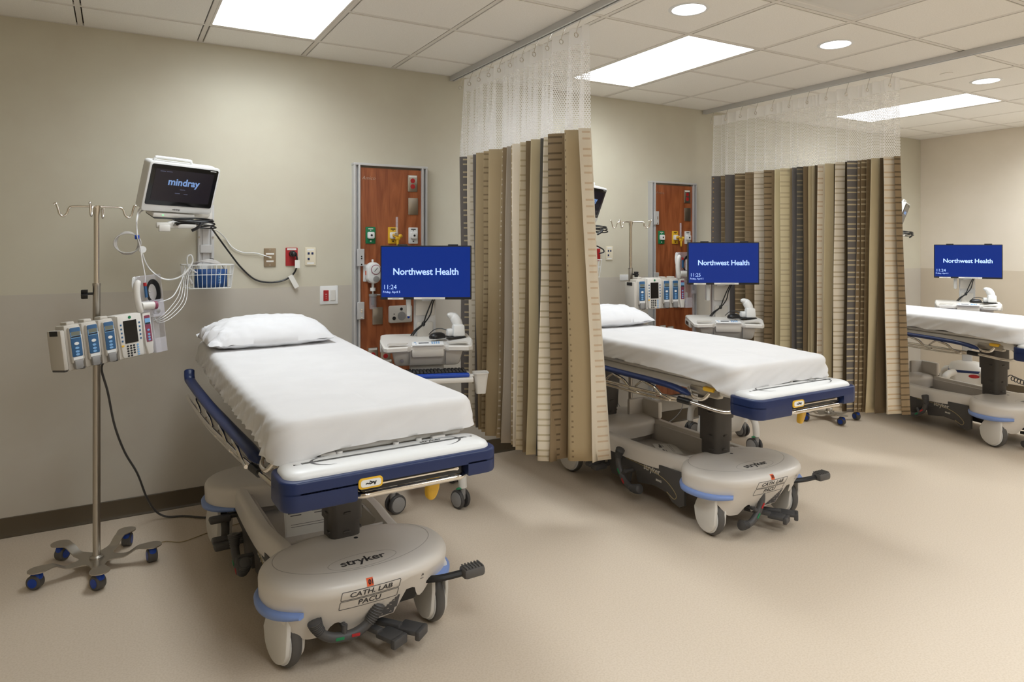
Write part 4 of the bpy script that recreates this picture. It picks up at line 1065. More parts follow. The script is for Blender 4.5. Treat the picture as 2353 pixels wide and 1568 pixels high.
# ================================================================ wall-mounted patient monitors
def monitor(label, loc, rz, tilt, arm_to, arm=True):
    t = thing('patient_monitor', label, 'monitor', loc, group='wall-mounted patient monitors')
    Mx = rot('Z', rz) @ rot('X', tilt) @ rot('Y', 1.5)
    W_, H_ = 0.398, 0.275
    b = B(); b.prism(rrect(W_, H_, 0.018, 5), 0.018, 0.006, M=Mx @ tr(0, 0.0, 0) @ XZ)
    b.prism(rrect(W_ - 0.006, H_ - 0.006, 0.018, 5), -0.055, 0, M=Mx @ XZ)
    b.tube([Mx @ Vector(p) for p in crom([(-0.165, 0.02, 0.135), (-0.155, 0.02, 0.150), (-0.14, 0.02, 0.154), (0.02, 0.02, 0.154), (0.035, 0.02, 0.150), (0.045, 0.02, 0.135)], 4)], 0.0075, 8)
    bz = b.build('housing', M_white2, t, 35)
    f = B(); f.prism(rrect(W_ - 0.024, H_ - 0.050, 0.010, 5), 0.003, 0.001, M=Mx @ tr(0, -0.0175, 0.013) @ XZ); g = f.build('glass_front', M_scrb, t, 30)
    f = B(); f.prism(rrect(W_ - 0.07, H_ - 0.098, 0.002, 2), 0.0012, 0, M=Mx @ tr(0, -0.0205, 0.013) @ XZ); f.build('screen', M_scrd, g, 0)
    f = B(); text(f, 'mindray', 0.054, Mx @ tr(0.0, -0.0225, 0.035) @ XZ, bold=0.0014); f.build('lettering', M_mindtext, g, 0)
    f = B(); text(f, 'Benvision', 0.012, Mx @ tr(0, -0.0225, 0.0) @ XZ, bold=0.0002) if False else f.box((0, 0, 0), (0.03, 0.0006, 0.004), M=Mx @ tr(0, -0.0222, -0.004))
    for x0, z0, w0 in ((-0.025, -0.026, 0.028), (0.022, -0.028, 0.022), (-0.125, 0.09, 0.03), (-0.09, 0.09, 0.03)): f.box((0, 0, 0), (w0, 0.0006, 0.004), M=Mx @ tr(x0, -0.0222, z0))
    f.build('screen_caption', M_minddim, g, 0)
    f = B(); text(f, 'mindray', 0.013, Mx @ tr(-0.01, -0.0188, -0.120) @ XZ, bold=0.0003); f.build('lettering', M_greyd, bz, 0)
    f = B(); f.box((0, 0, 0), (0.034, 0.0008, 0.004), M=Mx @ tr(0.155, -0.0212, 0.118)); f.build('model_strip', M_white2, g, 0)
    if not arm: return t
    # module under the screen and support arm
    f = B(); f.box((0, 0, 0), (0.235, 0.09, 0.026), 0.006, M=Mx @ tr(-0.01, 0.03, -0.158)); md = f.build('battery_bay', M_white, t, 30)
    f = B(); f.ell((0, 0, 0), (0.005, 0.002, 0.003), 10, M=Mx @ tr(-0.075, -0.017, -0.156)); f.build('power_light', M_led, md)
    f = B(); f.box((0, 0, 0), (0.225, 0.10, 0.008), 0.003, M=Mx @ tr(-0.005, 0.035, -0.176)); f.build('mounting_tray', M_char, t, 30)
    a = Vector(arm_to)
    f = B(); f.box((-0.02, 0.03, -0.205), (0.20, 0.05, 0.032), 0.008); f.tube([(-0.06, 0.03, -0.205), a * 0.6 + Vector((0, 0.01, -0.06)), a], [0.02, 0.019, 0.022], 10)
    f.box((-0.08, 0.0, -0.222), (0.055, 0.05, 0.035), 0.004)
    f.box((a.x, a.y + 0.012, a.z + 0.005), (0.06, 0.05, 0.075), 0.006); f.box((a.x, a.y + 0.01, a.z - 0.062), (0.052, 0.045, 0.05), 0.004)
    ar = f.build('support_arm', M_white, t, 35)
    f = B(); text(f, 'A·', 0.018, tr(-0.03, 0.0045, -0.203) @ XZ); f.build('lettering', M_greyd, ar, 0)
    # coil of black flex hung under the screen
    f = B()
    for k in range(5):
        f.tube([(0.06 + 0.095 * math.cos(q_) + 0.006 * k, -0.005 + 0.05 * math.sin(q_), -0.175 - 0.008 * k + 0.012 * math.sin(q_ + k)) for q_ in [2 * math.pi * z_ / 26 for z_ in range(26)]], 0.0042, 6, closed=True)
    f.tube(crom([(0.10, -0.05, -0.19), (0.085, -0.06, -0.215), (0.05, -0.055, -0.235)], 4), 0.008, 6)
    f.build('coiled_flex', M_black, t)
    return t
def wall_channel(label, x, z0, z1):
    t = thing('wall_channel', label, 'wall rail', (x, YB, z0), group='aluminium wall channels')
    h = z1 - z0
    b = B(); b.box((0, -0.006, h / 2), (0.094, 0.012, h), 0.002); b.box((-0.036, -0.016, h / 2), (0.014, 0.016, h), 0.001); b.box((0.036, -0.016, h / 2), (0.014, 0.016, h), 0.001); b.box((0, -0.014, h / 2), (0.034, 0.008, h), 0.001)
    b.build('channel', M_alum, t, 20)
    f = B()
    for z in (0.27, 0.52): 
        for s in (-1, 1): f.cyl((s * 0.038, -0.022, z), (s * 0.038, -0.029, z), 0.006, 10)
    f.build('screw', M_steel, t)
    f = B(); f.box((0, -0.026, 0.20), (0.066, 0.012, 0.05), 0.003); f.build('cover_plate', M_alum, t, 20)
    return t
monitor('white patient monitor on a wall arm above the left bed, dark screen with grey-blue lettering', (0.31, 4.185, 1.872), 24, 20, (0.16, 0.27, -0.13))
wall_channel('aluminium wall channel under the monitor by the left bed', 0.470, 1.335, 1.80)
monitor('patient monitor of the middle bay, half hidden behind the first curtain', (3.06, 4.16, 1.872), 24, 20, (0.16, 0.27, -0.13))
wall_channel('aluminium wall channel behind the first curtain in the middle bay', 3.22, 1.335, 1.80)
monitor('patient monitor peeping out beyond the far edge of the second curtain', (7.16, 4.19, 1.872), 24, 20, (0.16, 0.27, -0.13))
wall_channel('aluminium wall channel behind the second curtain in the far bay', 7.20, 1.27, 1.80)

# wire baskets with a blood pressure cuff and leads
def basket(label, loc, cuff_label):
    t = thing('wire_basket', label, 'basket', loc, group='white wire baskets')
    Wt, Dt, Wb, Db, h = 0.275, 0.19, 0.245, 0.165, 0.135
    def ring(wd, d, z, r=0.035): return [(x, y, z) for x, y in rrect(wd, d, r, 5)]
    b = B()
    b.tube(ring(Wt, Dt, h), 0.0032, 6, closed=True); b.tube(ring((Wt + Wb) / 2, (Dt + Db) / 2, h * 0.58), 0.0022, 6, closed=True); b.tube(ring(Wb, Db, 0.0), 0.0026, 6, closed=True)
    t1, t0 = ring(Wt, Dt, h), ring(Wb, Db, 0.0)
    def onp(wd, d, x=None, y=None): return x, y
    for k in range(10):
        f = -0.42 + 0.84 * k / 9
        for s in (-1, 1): b.tube([(f * Wt, s * Dt / 2, h), (f * Wb, s * Db / 2, 0.0)], 0.0017, 5)
        b.tube([(f * Wb, -Db / 2, 0), (f * Wb, Db / 2, 0)], 0.0015, 5)
    for k in range(6):
        f = -0.36 + 0.72 * k / 5
        for s in (-1, 1): b.tube([(s * Wt / 2, f * Dt, h), (s * Wb / 2, f * Db, 0.0)], 0.0017, 5)
    b.box((0, Dt / 2 + 0.012, h * 0.75), (0.07, 0.03, 0.06), 0.004)
    b.build('wire_frame', M_white2, t, 60)
    f = B(); f.lathe([(0.002, 0), (0.012, 0.002), (0.014, 0.014), (0.009, 0.02)], 14, M=tr(0.03, 0.06, h + 0.015)); f.build('fixing_knob', M_black, t)
    c = thing('blood_pressure_cuff', cuff_label, 'cuff', (loc[0] + 0.012, loc[1] - 0.02, loc[2] + 0.004), group='blood pressure cuffs in the baskets')
    b = B(); pr = []
    n = 46
    for k in range(n):
        th = k / n * 2 * math.pi * 2.3; r = 0.03 + 0.007 * th / 3; pr.append((1.6 * r * math.cos(th), r * math.sin(th)))
    rings = [[(x, y, z) for x, y in pr] for z in (0.0, 0.035, 0.07, 0.105)]
    t2 = B()
    t2.loft(rings, False, False, closed=False)
    o = t2.build('cuff_wrap', M_cufft, c, 60); md = o.modifiers.new('thickness', 'SOLIDIFY'); md.thickness = 0.005
    q = B(); text(q, 'ADULT', 0.020, tr(0.045, -0.0495, 0.055) @ XZ @ rot('Z', -90), bold=0.0005); q.box((-0.0, -0.05, 0.05), (0.03, 0.001, 0.012)); q.build('cuff_print', M_pumpl, c, 0)
    l = B()
    for k in range(4):
        l.tube(crom([(-0.105, 0.02 - 0.01 * k, 0.02), (-0.09, 0.0, 0.09 + 0.012 * k), (-0.04, -0.01 - 0.012 * k, 0.15), (0.03, -0.015 - 0.01 * k, 0.158 - 0.006 * k), (0.085, -0.01, 0.12), (0.108, 0.0, 0.05)], 5), 0.0038, 6)
    l.tube(crom([(-0.115, 0.03, 0.02), (-0.10, -0.03, 0.05), (-0.085, -0.055, 0.02)], 5), 0.009, 8)
    lo = l.build('hose', M_tube, None, 60); lo.location = (loc[0], loc[1], loc[2] + 0.004)
    tag(lo, ('clear hoses and leads coiled in the basket left of the red outlet plate' if loc[0] < 2 else 'clear hoses in the basket behind the first curtain'), 'hose', 'hoses in the baskets')
    return t
basket('white wire basket under the left monitor, holding a blue cuff', (0.466, 4.385, 1.308), 'rolled blue blood pressure cuff in the basket under the left monitor')
basket('white wire basket at the edge of the first curtain in the middle bay', (3.175, 4.385, 1.308), 'blue blood pressure cuff in the basket at the edge of the first curtain')

# ================================================================ wall plates
def plate(name, label, cat, x, z, wd, h, m, group=None):
    t = thing(name, label, cat, (x, YB - 0.0001, z), group=group)
    B().prism(rrect(wd, h, 0.004, 3), 0.007, 0.002, M=tr(0, 0, 0) @ XZ).build('cover_plate', m, t, 30)
    return t
M_almond = mat('almond_plastic', (226, 216, 192), 0.4)
M_taupe = mat('taupe_steel', (150, 132, 108), 0.4, 0.6)
def jack_plate(label, x, z):
    t = plate('data_outlet', label, 'wall outlet', x, z, 0.072, 0.117, M_taupe, 'wall plates')
    for zz, ww in ((0.022, 0.05), (-0.024, 0.044)): B().box((0, -0.0075, zz), (ww, 0.001, 0.010)).build('plate_caption', M_paper, t, 0)
    f = B(); f.box((0, -0.009, 0.0), (0.018, 0.006, 0.014), 0.001); f.build('jack', M_almond, t, 0)
    f = B(); f.cyl((0, -0.007, 0.048), (0, -0.0085, 0.048), 0.004, 10); f.cyl((0, -0.007, -0.048), (0, -0.0085, -0.048), 0.004, 10); f.build('screw', M_steel, t)
def red_plate(label, x, z):
    t = plate('power_outlet', label, 'wall outlet', x, z, 0.075, 0.117, M_red, 'wall plates')
    f = B(); f.box((0, -0.0075, 0.049), (0.058, 0.001, 0.012)); f.build('plate_caption', M_paper, t, 0)
    f = B()
    for zz in (0.02, -0.022): f.cyl((0, -0.006, zz), (0, -0.0085, zz), 0.017, 18)
    f.build('socket', M_red, t)
    return t
def triple_plate(label, x, z):
    t = plate('data_outlet', label, 'wall outlet', x, z, 0.070, 0.117, M_almond, 'wall plates')
    f = B()
    for xx, zz in ((-0.012, 0.02), (0.012, 0.02), (-0.012, -0.016)): f.box((xx, -0.0075, zz), (0.013, 0.003, 0.015), 0.001)
    f.build('jack', M_blue, t, 0)
    for zz in (0.044, -0.044): B().box((0, -0.0075, zz), (0.044, 0.001, 0.010)).build('plate_caption', M_white2, t, 0)
jack_plate('taupe metal data outlet plate with a white lead plugged in, right of the left monitor', 0.843, 1.480)
red_plate('red power outlet plate on the wall over the left bed with a black plug', 0.977, 1.483)
triple_plate('almond data outlet plate with three blue jacks over the left pillow', 1.096, 1.484)
red_plate('red power outlet plate beside the edge of the first curtain', 3.411, 1.487)
triple_plate('almond data outlet plate left of the middle drip stand', 3.543, 1.490)
t = plate('nurse_call', 'white nurse call plate with a red switch, right of the left pillow', 'call switch', 1.217, 1.229, 0.118, 0.122, M_white2)
f = B(); f.box((-0.021, -0.009, -0.003), (0.034, 0.006, 0.070), 0.002); f.build('call_switch', M_red, t, 0)
f = B(); f.box((0.024, -0.009, -0.002), (0.034, 0.005, 0.070), 0.002); f.build('cancel_switch', M_white, t, 0)
f = B()
for z in (0.006, -0.008, -0.02): f.box((-0.021, -0.0125, z), (0.012 if z > 0 else 0.005, 0.001, 0.003))
f.build('switch_marking', M_paper, t, 0)
t = plate('data_outlet', 'small white plate behind the pumps of the middle bay', 'wall outlet', 3.70, 1.285, 0.09, 0.05, M_white2, 'wall plates')

# ================================================================ headwall panels
def headwall(label, x0, mirror):
    t = thing('headwall_panel', label, 'headwall panel', (x0, YB, 0.235), group='wood headwall panels')
    W_, H_, D_ = 0.527, 1.86, 0.045
    B().box((W_ / 2, -D_ / 2 + 0.004, H_ / 2), (W_ - 0.08, D_ - 0.012, H_ - 0.03), 0.001).build('wood_panel', M_wood, t, 0)
    for s in (0, 1):
        b = B(); xx = 0 if s == 0 else W_
        for (dx, wd, d) in ((0.006, 0.012, D_ + 0.004), (0.022, 0.012, D_ - 0.018), (0.037, 0.013, D_ + 0.006)):
            b.box((dx if s == 0 else W_ - dx, -d / 2, H_ / 2), (wd, d, H_), 0.001)
        b.box((0.022 if s == 0 else W_ - 0.022, -0.01, H_ / 2), (0.04, 0.02, H_))
        b.build('equipment_rail', M_alum, t, 20)
    b = B(); b.box((W_ / 2, -D_ / 2 - 0.002, H_ + 0.006), (W_ + 0.006, D_ + 0.008, 0.016), 0.003); b.build('top_trim', M_alum, t, 20)
    b = B(); b.box((W_ / 2, -D_ / 2 - 0.002, -0.006), (W_ + 0.006, D_ + 0.008, 0.016), 0.003); b.build('bottom_trim', M_alum, t, 20)
    yf = -D_ + 0.01
    lg = B(); text(lg, 'Amico', 0.035, tr(0.105, yf - 0.0005, 1.775) @ XZ, bold=-0.0006, shear=0.25)
    lg.build('lettering', M_steel, t, 0)
    def pl(nm, x, z, wd, h, m): return B().prism(rrect(wd, h, 0.004, 3), 0.007, 0.002, M=tr(x, yf, z) @ XZ).build(nm, m, t, 30)
    for x, z in ((0.419, 1.752), (0.222, 0.571), (0.133, 0.587), (0.235, 0.50)):
        o = pl('power_outlet', x, z, 0.07, 0.115 if z > 1 else 0.085, M_steel)
        f = B()
        for dz in ((0.019, -0.021) if z > 1 else (-0.005,)): f.cyl((x, yf - 0.006, z + dz), (x, yf - 0.009, z + dz), 0.0165, 18)
        f.build('socket', M_red, o)
        f = B(); f.box((x, yf - 0.0075, z + (0.049 if z > 1 else 0.033)), (0.056, 0.001, 0.013)); f.build('plate_caption', M_paper, o, 0)
    for x, z in ((0.423, 1.593), (0.166, 0.843)): pl('blank_plate', x, z, 0.072, 0.117, M_steel)
    for x, z, m, pm in ((0.117, 1.389, M_green, M_paper), (0.275, 1.389, M_yel, M_ink), (0.424, 1.389, M_white2, M_ink)):
        o = pl('gas_outlet', x, z, 0.068, 0.113, m)
        f = B(); f.prism(rrect(0.046, 0.046, 0.010, 4), 0.022, 0.006, M=tr(x, yf - 0.006, z) @ XZ); f.build('outlet_block', M_white2, o, 30)
        f = B(); f.cyl((x, yf - 0.027, z), (x, yf - 0.0295, z), 0.0075, 14); f.build('outlet_hole', M_ink, o)
        f = B(); f.box((x, yf - 0.0075, z + 0.044), (0.034, 0.001, 0.006)); f.box((x, yf - 0.0075, z + 0.034), (0.006, 0.001, 0.006)); f.box((x, yf - 0.0075, z - 0.040), (0.010, 0.001, 0.010)); f.build('plate_caption', pm, o, 0)
    # slide plate for the suction unit
    sx = 0.10 if not mirror else 0.44
    o = pl('slide_plate', sx, 1.135, 0.068, 0.115, M_white2)
    # brackets clamped on the left rail
    for z in ((1.24, 0.885) if not mirror else (1.555, 1.03)):
        b = B(); b.box((0.042, -D_ - 0.012, z), (0.048, 0.02, 0.115), 0.003); o = b.build('rail_bracket', M_alum, t, 20)
        f = B()
        for dz in (0.008, -0.006, -0.046): f.cyl((0.045, -D_ - 0.022, z + dz), (0.045, -D_ - 0.027, z + dz), 0.005, 10)
        f.build('screw', M_chrome, o)
    # patient station (speaker, call buttons)
    x, z = 0.328, 0.847
    b = B(); b.prism(rrect(0.168, 0.118, 0.012, 4), 0.020, 0.006, M=tr(x, yf, z) @ XZ); o = b.build('patient_station', M_beige, t, 30)
    def disc(dx, dz, r, m, nm, d=0.0015):
        f = B(); f.prism([(r * math.cos(2 * math.pi * q / 24), r * math.sin(2 * math.pi * q / 24)) for q in range(24)], d, 0, M=tr(x + dx, yf - 0.0195, z + dz) @ XZ); f.build(nm, m, o, 0)
    disc(0.005, -0.012, 0.03, M_grey, 'speaker_grille'); disc(0.003, 0.036, 0.010, M_ink, 'eye_button'); disc(-0.05, -0.026, 0.0125, M_ink, 'socket'); disc(-0.05, 0.003, 0.004, M_ink, 'socket'); disc(0.055, 0.008, 0.010, M_red, 'call_button'); disc(0.055, -0.022, 0.009, M_bluep, 'cancel_button')
    return t
headwall('cherry wood headwall panel with gas outlets at the left bed, behind the left computer cart', 1.371, False)
headwall('cherry wood headwall panel at the middle bed, partly hidden by the second computer screen', 3.965, True)
def yellow_meter(label, x, z):
    t = thing('flow_meter', label, 'flow meter', (x, YB - 0.066, z), group='yellow air flow meters')
    b = B(); b.cyl((0, 0.0, 0), (0, -0.035, 0), 0.014, 14); b.ell((0.03, -0.035, -0.005), (0.016, 0.016, 0.014)); b.box((0.012, -0.035, -0.02), (0.03, 0.022, 0.02), 0.004); b.lathe([(0.011, -0.03), (0.009, -0.05), (0.006, -0.075), (0.005, -0.078)], 12, M=tr(0.012, -0.035, 0)); b.build('valve_body', M_yel, t)
    b = B(); b.cyl((0.006, -0.035, 0.012), (0.006, -0.035, 0.125), 0.0085, 14); b.build('flow_tube', M_clear, t)
    b = B(); b.cyl((0.006, -0.035, 0.0), (0.006, -0.035, 0.016), 0.011, 14); b.cyl((-0.012, -0.03, 0.004), (0.02, -0.036, 0.0), 0.006, 10); b.build('connector', M_chrome, t)
yellow_meter('yellow air flow meter with a clear tube plugged into the left headwall panel', 1.646, 1.624)
yellow_meter('yellow air flow meter plugged into the middle bay headwall panel', 4.24, 1.624)
def suction(label, x, z):
    t = thing('suction_regulator', label, 'suction regulator', (x, YB - 0.04, z), group='suction regulators')
    b = B(); rings = []
    for d, sc in ((0.0, 0.9), (0.02, 1.0), (0.055, 1.0), (0.068, 0.93), (0.072, 0.8)): rings.append([(xx * sc, -d, zz * sc) for xx, zz in rrect(0.094, 0.142, 0.044, 8)])
    b.loft(rings); b.lathe([(0.006, 0), (0.008, 0.02), (0.005, 0.024)], 10, M=tr(0, -0.03, 0.066)); b.build('regulator_body', M_white2, t, 40)
    def disc(nm, r, xx, zz, y, d, m):
        f = B(); f.prism([(r * math.cos(2 * math.pi * q / 28), r * math.sin(2 * math.pi * q / 28)) for q in range(28)], d, d * 0.2, M=tr(xx, y, zz) @ XZ); return f.build(nm, m, t, 30)
    g = disc('gauge_ring', 0.033, 0.008, 0.022, -0.069, 0.006, M_pumpm); disc('gauge_face', 0.029, 0.008, 0.022, -0.0745, 0.002, M_white2); disc('dial', 0.02, 0.010, -0.04, -0.069, 0.012, M_grey)
    f = B(); f.box((0, 0, 0), (0.003, 0.001, 0.034), M=tr(0.008, -0.077, 0.022) @ rot('Y', 40)); f.build('needle', M_ink, t, 0)
    f = B(); f.box((-0.044, -0.03, 0.0), (0.008, 0.02, 0.03), 0.002); f.build('mode_switch', M_orange, t, 0)
    b = B(); b.cyl((0, -0.035, -0.066), (0, -0.035, -0.105), 0.009, 12); b.cyl((0, -0.035, -0.10), (0, -0.035, -0.122), 0.018, 16); b.cyl((0, -0.035, -0.12), (0, -0.035, -0.142), 0.005, 8); b.build('drain_fitting', M_white2, t)
    b = B(); b.cyl((0, -0.035, -0.142), (0, -0.035, -0.158), 0.026, 20); b.cyl((0.02, -0.04, -0.148), (0.055, -0.05, -0.148), 0.005, 8); b.build('trap_lid', M_grey, t)
    b = B(); b.lathe([(0.024, -0.158), (0.024, -0.235), (0.02, -0.243), (0.0, -0.243)], 20, M=tr(0, -0.035, 0)); b.build('trap_jar', M_clear, t)
    b = B(); b.cyl((0, -0.035, -0.16), (0, -0.035, -0.215), 0.010, 12); b.build('float', M_char, t)
suction('white suction regulator with a round gauge on the left headwall panel', 1.492, 1.372)
suction('white suction regulator half hidden behind the second computer screen', 4.425, 1.372)
# ================================================================ computer carts (local: user stands at -y)
def make_cart(label, loc, rz, swivel, clock, k=1.0, mz=1.390):
    t = thing('computer_cart', label, 'computer cart', loc, rz, 'computer carts on casters')
    # pod and legs
    b = B()
    ring = lambda sx, sy, z, r=0.07: [(x, y, z) for x, y in rrect(sx, sy, r, 6, 0, 0.05)]
    b.loft([ring(.16, .16, .10), ring(.26, .24, .125), ring(.31, .29, .20), ring(.325, .30, .27), ring(.315, .29, .33), ring(.27, .25, .375), ring(.18, .18, .395)])
    pod = b.build('base_pod', M_white, t, 50)
    b = B()
    b.loft([[(x, y, z) for x, y in rrect(sx, sy, .07, 6, 0, .05)] for sx, sy, z in ((.319, .295, .302), (.325, .301, .305), (.322, .298, .322), (.314, .290, .327))]); b.build('accent_band', M_blue, pod, 50)
    f = B(); f.prism([(0.045 * math.cos(2 * math.pi * q / 24), 0.018 * math.sin(2 * math.pi * q / 24)) for q in range(24)], 0.006, 0.002, M=tr(0.05, -0.097, 0.275) @ XZ); f.build('badge', M_red, pod, 30)
    for (x, y) in ((-.205, -.19), (.205, -.19), (-.215, .25), (.215, .25)):
        sx = math.copysign(1, x)
        b = B(); b.tube(crom([(x * .5, y * .45 + .02, .30), (x * .8, y * .8, .285), (x * .96, y * .97, .22), (x, y, .125)], 6), [0.034] * 10 + [0.026] * 9, 10)
        b.build('leg', M_white, t, 60)
        c = B(); c.cyl((0, 0, .085), (0, 0, .128), 0.017, 14); c.box((0, 0.012, .075), (.03, .05, .05), .01)
        f = c.build('caster', M_grey, t, 40); f.location = (x, y, 0); f.rotation_euler = (0, 0, R(35 if x > 0 else -60))
        MX = Matrix(((0, 0, 1, 0), (1, 0, 0, 0.02), (0, 1, 0, 0.055), (0, 0, 0, 1)))
        for s in (-1, 1):
            w_ = B(); w_.lathe([(0.03, .014 * s), (0.050, .013 * s), (0.055, .017 * s), (0.055, .028 * s), (0.050, .034 * s), (0.03, .034 * s)], 28, M=MX); o = w_.build('tire', M_char, f)
            w_ = B(); w_.lathe([(0.043, .016 * s), (0.043, .0355 * s), (0.036, .038 * s), (0.0, .039 * s)], 24, M=MX); w_.build('wheel_cap', M_grey, f)
        if x > 0:
            g = B(); g.ell((-0.03, 0.0, 0.125), (0.022, 0.012, 0.006)); g.build('brake_tab', M_green, f)
    # column
    b = B(); b.box((0, .12, .63), (.085, .06, .50), .006); b.box((0, .12, 1.10), (.135, .07, .30), .004); b.box((0, .085, 1.10), (.115, .01, .27), .003)
    b.build('column', M_alum, t, 20)
    b = B(); b.box((0, .082, 1.02), (.10, .03, .12), .008); b.box((0, .08, 1.2), (.118, .035, .16), .006); b.build('column_cover', M_beige, t, 30)
    b = B(); b.box((-.10, .11, 1.18), (.03, .07, .13), .012); b.build('side_holster', M_white2, t, 40)
    # work surface
    pl = [(-.245, .15), (.245, .15), (.272, .12), (.275, -.10), (.255, -.215), (.235, -.235), (.12, -.215), (.10, -.195), (-.10, -.195), (-.12, -.215), (-.235, -.235), (-.255, -.215), (-.275, -.10), (-.272, .12)]
    b = B()
    n = len(pl)
    def sc(d, z, pw=1): return [(x * (1 - d / .27), (y + .03) * (1 - d / .2) - .03, z - (.030 * smooth01(-.05, -.235, y))) for x, y in pl]
    b.loft([sc(.012, .965), sc(0, .972), sc(0, .990), sc(.008, .997), sc(.03, .994)], True, True)
    ws = b.build('work_surface', M_white, t, 30)
    for s in (-1, 1):
        f = B(); f.prism([(s * .115, -.165), (s * .225, -.16), (s * .235, -.195), (s * .215, -.200), (s * .125, -.185)], .003, 0, M=tr(0, 0, .9795) @ tr(0, -.18, 0) @ rot('X', 8) @ tr(0, .18, 0)); f.build('grip_slot', M_beige, ws, 0)
    f = B(); f.box((0, -.180, .9775), (.185, .055, .010), .003, M=tr(0, -.18, .9775) @ rot('X', 14) @ tr(0, .18, -.9775)); kp = f.build('control_panel', M_white2, ws, 30)
    f = B(); Mk = tr(0, -.18, .9835) @ rot('X', 14)
    f.box((-.025, .0, 0.0004), (.06, .010, .001), M=Mk); f.build('display', M_ink, kp, 0)
    f = B()
    for i in range(4):
        for j in range(3): f.box((.025 + .013 * i, .013 - .012 * j, .0004), (.008, .007, .001), M=Mk)
    f.box((-.075, .012, .0004), (.012, .005, .001), M=Mk); f.box((-.07, -.012, .0004), (.008, .005, .001), M=Mk)
    f.build('keypad', M_pumpl, kp, 0)
    for s in (-1, 1):
        f = B(); f.box((s * .262, .0, .948), (.028, .24, .05), .008); sk = f.build('side_skirt', M_white, t, 30)
        f = B(); f.box((s * .2765, -.01, .950), (.002, .13, .024)); f.build('side_slot', M_black, sk, 0)
    b = B(); b.box((0, -.04, .905), (.43, .30, .12), .02, taper=(.88, .80)); b.box((0, -.17, .925), (.19, .06, .05), .012)
    dr = b.build('drawer_unit', M_beige, t, 35)
    f = B(); f.cyl((-.15, -.185, .885), (-.15, -.196, .883), .010, 16); f.build('lock', M_steel, dr)
    f = B(); f.box((-.105, -.18, .90), (.0015, .02, .09)); f.box((.105, -.18, .90), (.0015, .02, .09)); f.build('drawer_seam', M_grey, dr, 0)
    # sockets of power leads under the unit are dark
    # keyboard tray
    b = B(); b.box((0, -.22, .792), (.50, .235, .018), .008); b.box((0, -.33, .787), (.50, .022, .030), .009); b.box((0, -.05, .82), (.2, .12, .06), .01); kt = b.build('keyboard_tray', M_white, t, 35)
    b = B(); b.box((0, -.315, .813), (.455, .045, .022), .009); b.build('wrist_rest', M_bluep, kt, 40)
    b = B()
    rr = lambda s, z: [(.305 + x * s, -.23 + y * s, z + .02) for x, y in rrect(.085, .085, .02, 4)]
    b.loft([rr(.62, .672), rr(.66, .668), rr(1.0, .79), rr(1.08, .792), rr(1.08, .786), rr(.94, .785), rr(.6, .685)], True, True); b.box((.262, -.235, .795), (.03, .03, .012), .003)
    b.build('cup_holder', M_white, t, 40)
    # screen
    Ms = tr(0, -.01, mz) @ rot('Z', swivel) @ Matrix.Scale(k, 4)
    W_, H_ = .556, .330
    b = B(); b.prism(rrect(W_, H_, .004, 3), .022, .002, M=Ms @ tr(0, .02, 0) @ XZ); b.prism(rrect(W_ * .8, H_ * .7, .02, 3), -.03, 0, M=Ms @ tr(0, .02, 0) @ XZ)
    for x in (-.145, .165): b.box((x, 0.012, H_ / 2 + .003), (.062, .02, .010), .003, M=Ms)
    mo = b.build('monitor', M_black, t, 30)
    f = B(); f.box((0, .05, -.0), (.10, .06, .10), .006, M=Ms); f.box((0, .08, -.08), (.07, .04, .2), .006, M=Ms); f.build('monitor_arm', M_alum, t, 20)
    f = B(); f.prism(rrect(W_ - .014, H_ - .022, .001, 2), .001, 0, M=Ms @ tr(0, -.0022, .004) @ XZ); f.build('screen', M_scr, mo, 0)
    for wd, sz, px_, pz_, kw in (('Northwest Health', .056, 0.0, .004, dict(bold=.0009, spacing=.97)), (clock, .040, -.262, -.090, dict(bold=-.0004, align='LEFT', spacing=.95)), ('Friday, April 5', .0185, -.262, -.119, dict(align='LEFT'))):
        f = B(); text(f, wd, sz, Ms @ tr(px_, -.0042, pz_) @ XZ, **kw); f.build('lettering', M_scrtext, mo, 0)
    B().box((-.185, -.0028, -.159), (.095, .001, .011), M=Ms).build('asset_strip', M_paper, mo, 0); B().box((.022, -.0028, -.157), (.19, .001, .013), M=Ms).build('asset_strip', M_paper, mo, 0)
    f = B(); text(f, 'Property of Northwest Health IT', .0085, Ms @ tr(.022, -.0042, -.157) @ XZ) if False else f.box((.03, -.0036, -.157), (.11, .0004, .002), M=Ms); f.box((-.185, -.0036, -.159), (.04, .0004, .002), M=Ms); f.build('strip_print', M_grey, mo, 0)
    # flex from the screen to the desk
    f = B()
    for d in (0, .012): f.tube(crom([(.07 - d, .0, 1.26), (.045 - d, .02, 1.20), (.03 - d * 2, .03, 1.13), (-.01 - d * .5, .04, 1.07), (-.05 - d, .06, 1.03), (-.075 - d, .08, .995)], 5), .0042, 6)
    f.ell((-.012, .04, 1.07), (.012, .012, .016), 12)
    f.build('monitor_flex', M_black, t)
    return t
def W(cart, p):
    a = cart.rotation_euler.z; c, s = math.cos(a), math.sin(a)
    return (cart.location.x + p[0] * c - p[1] * s, cart.location.y + p[0] * s + p[1] * c, p[2])
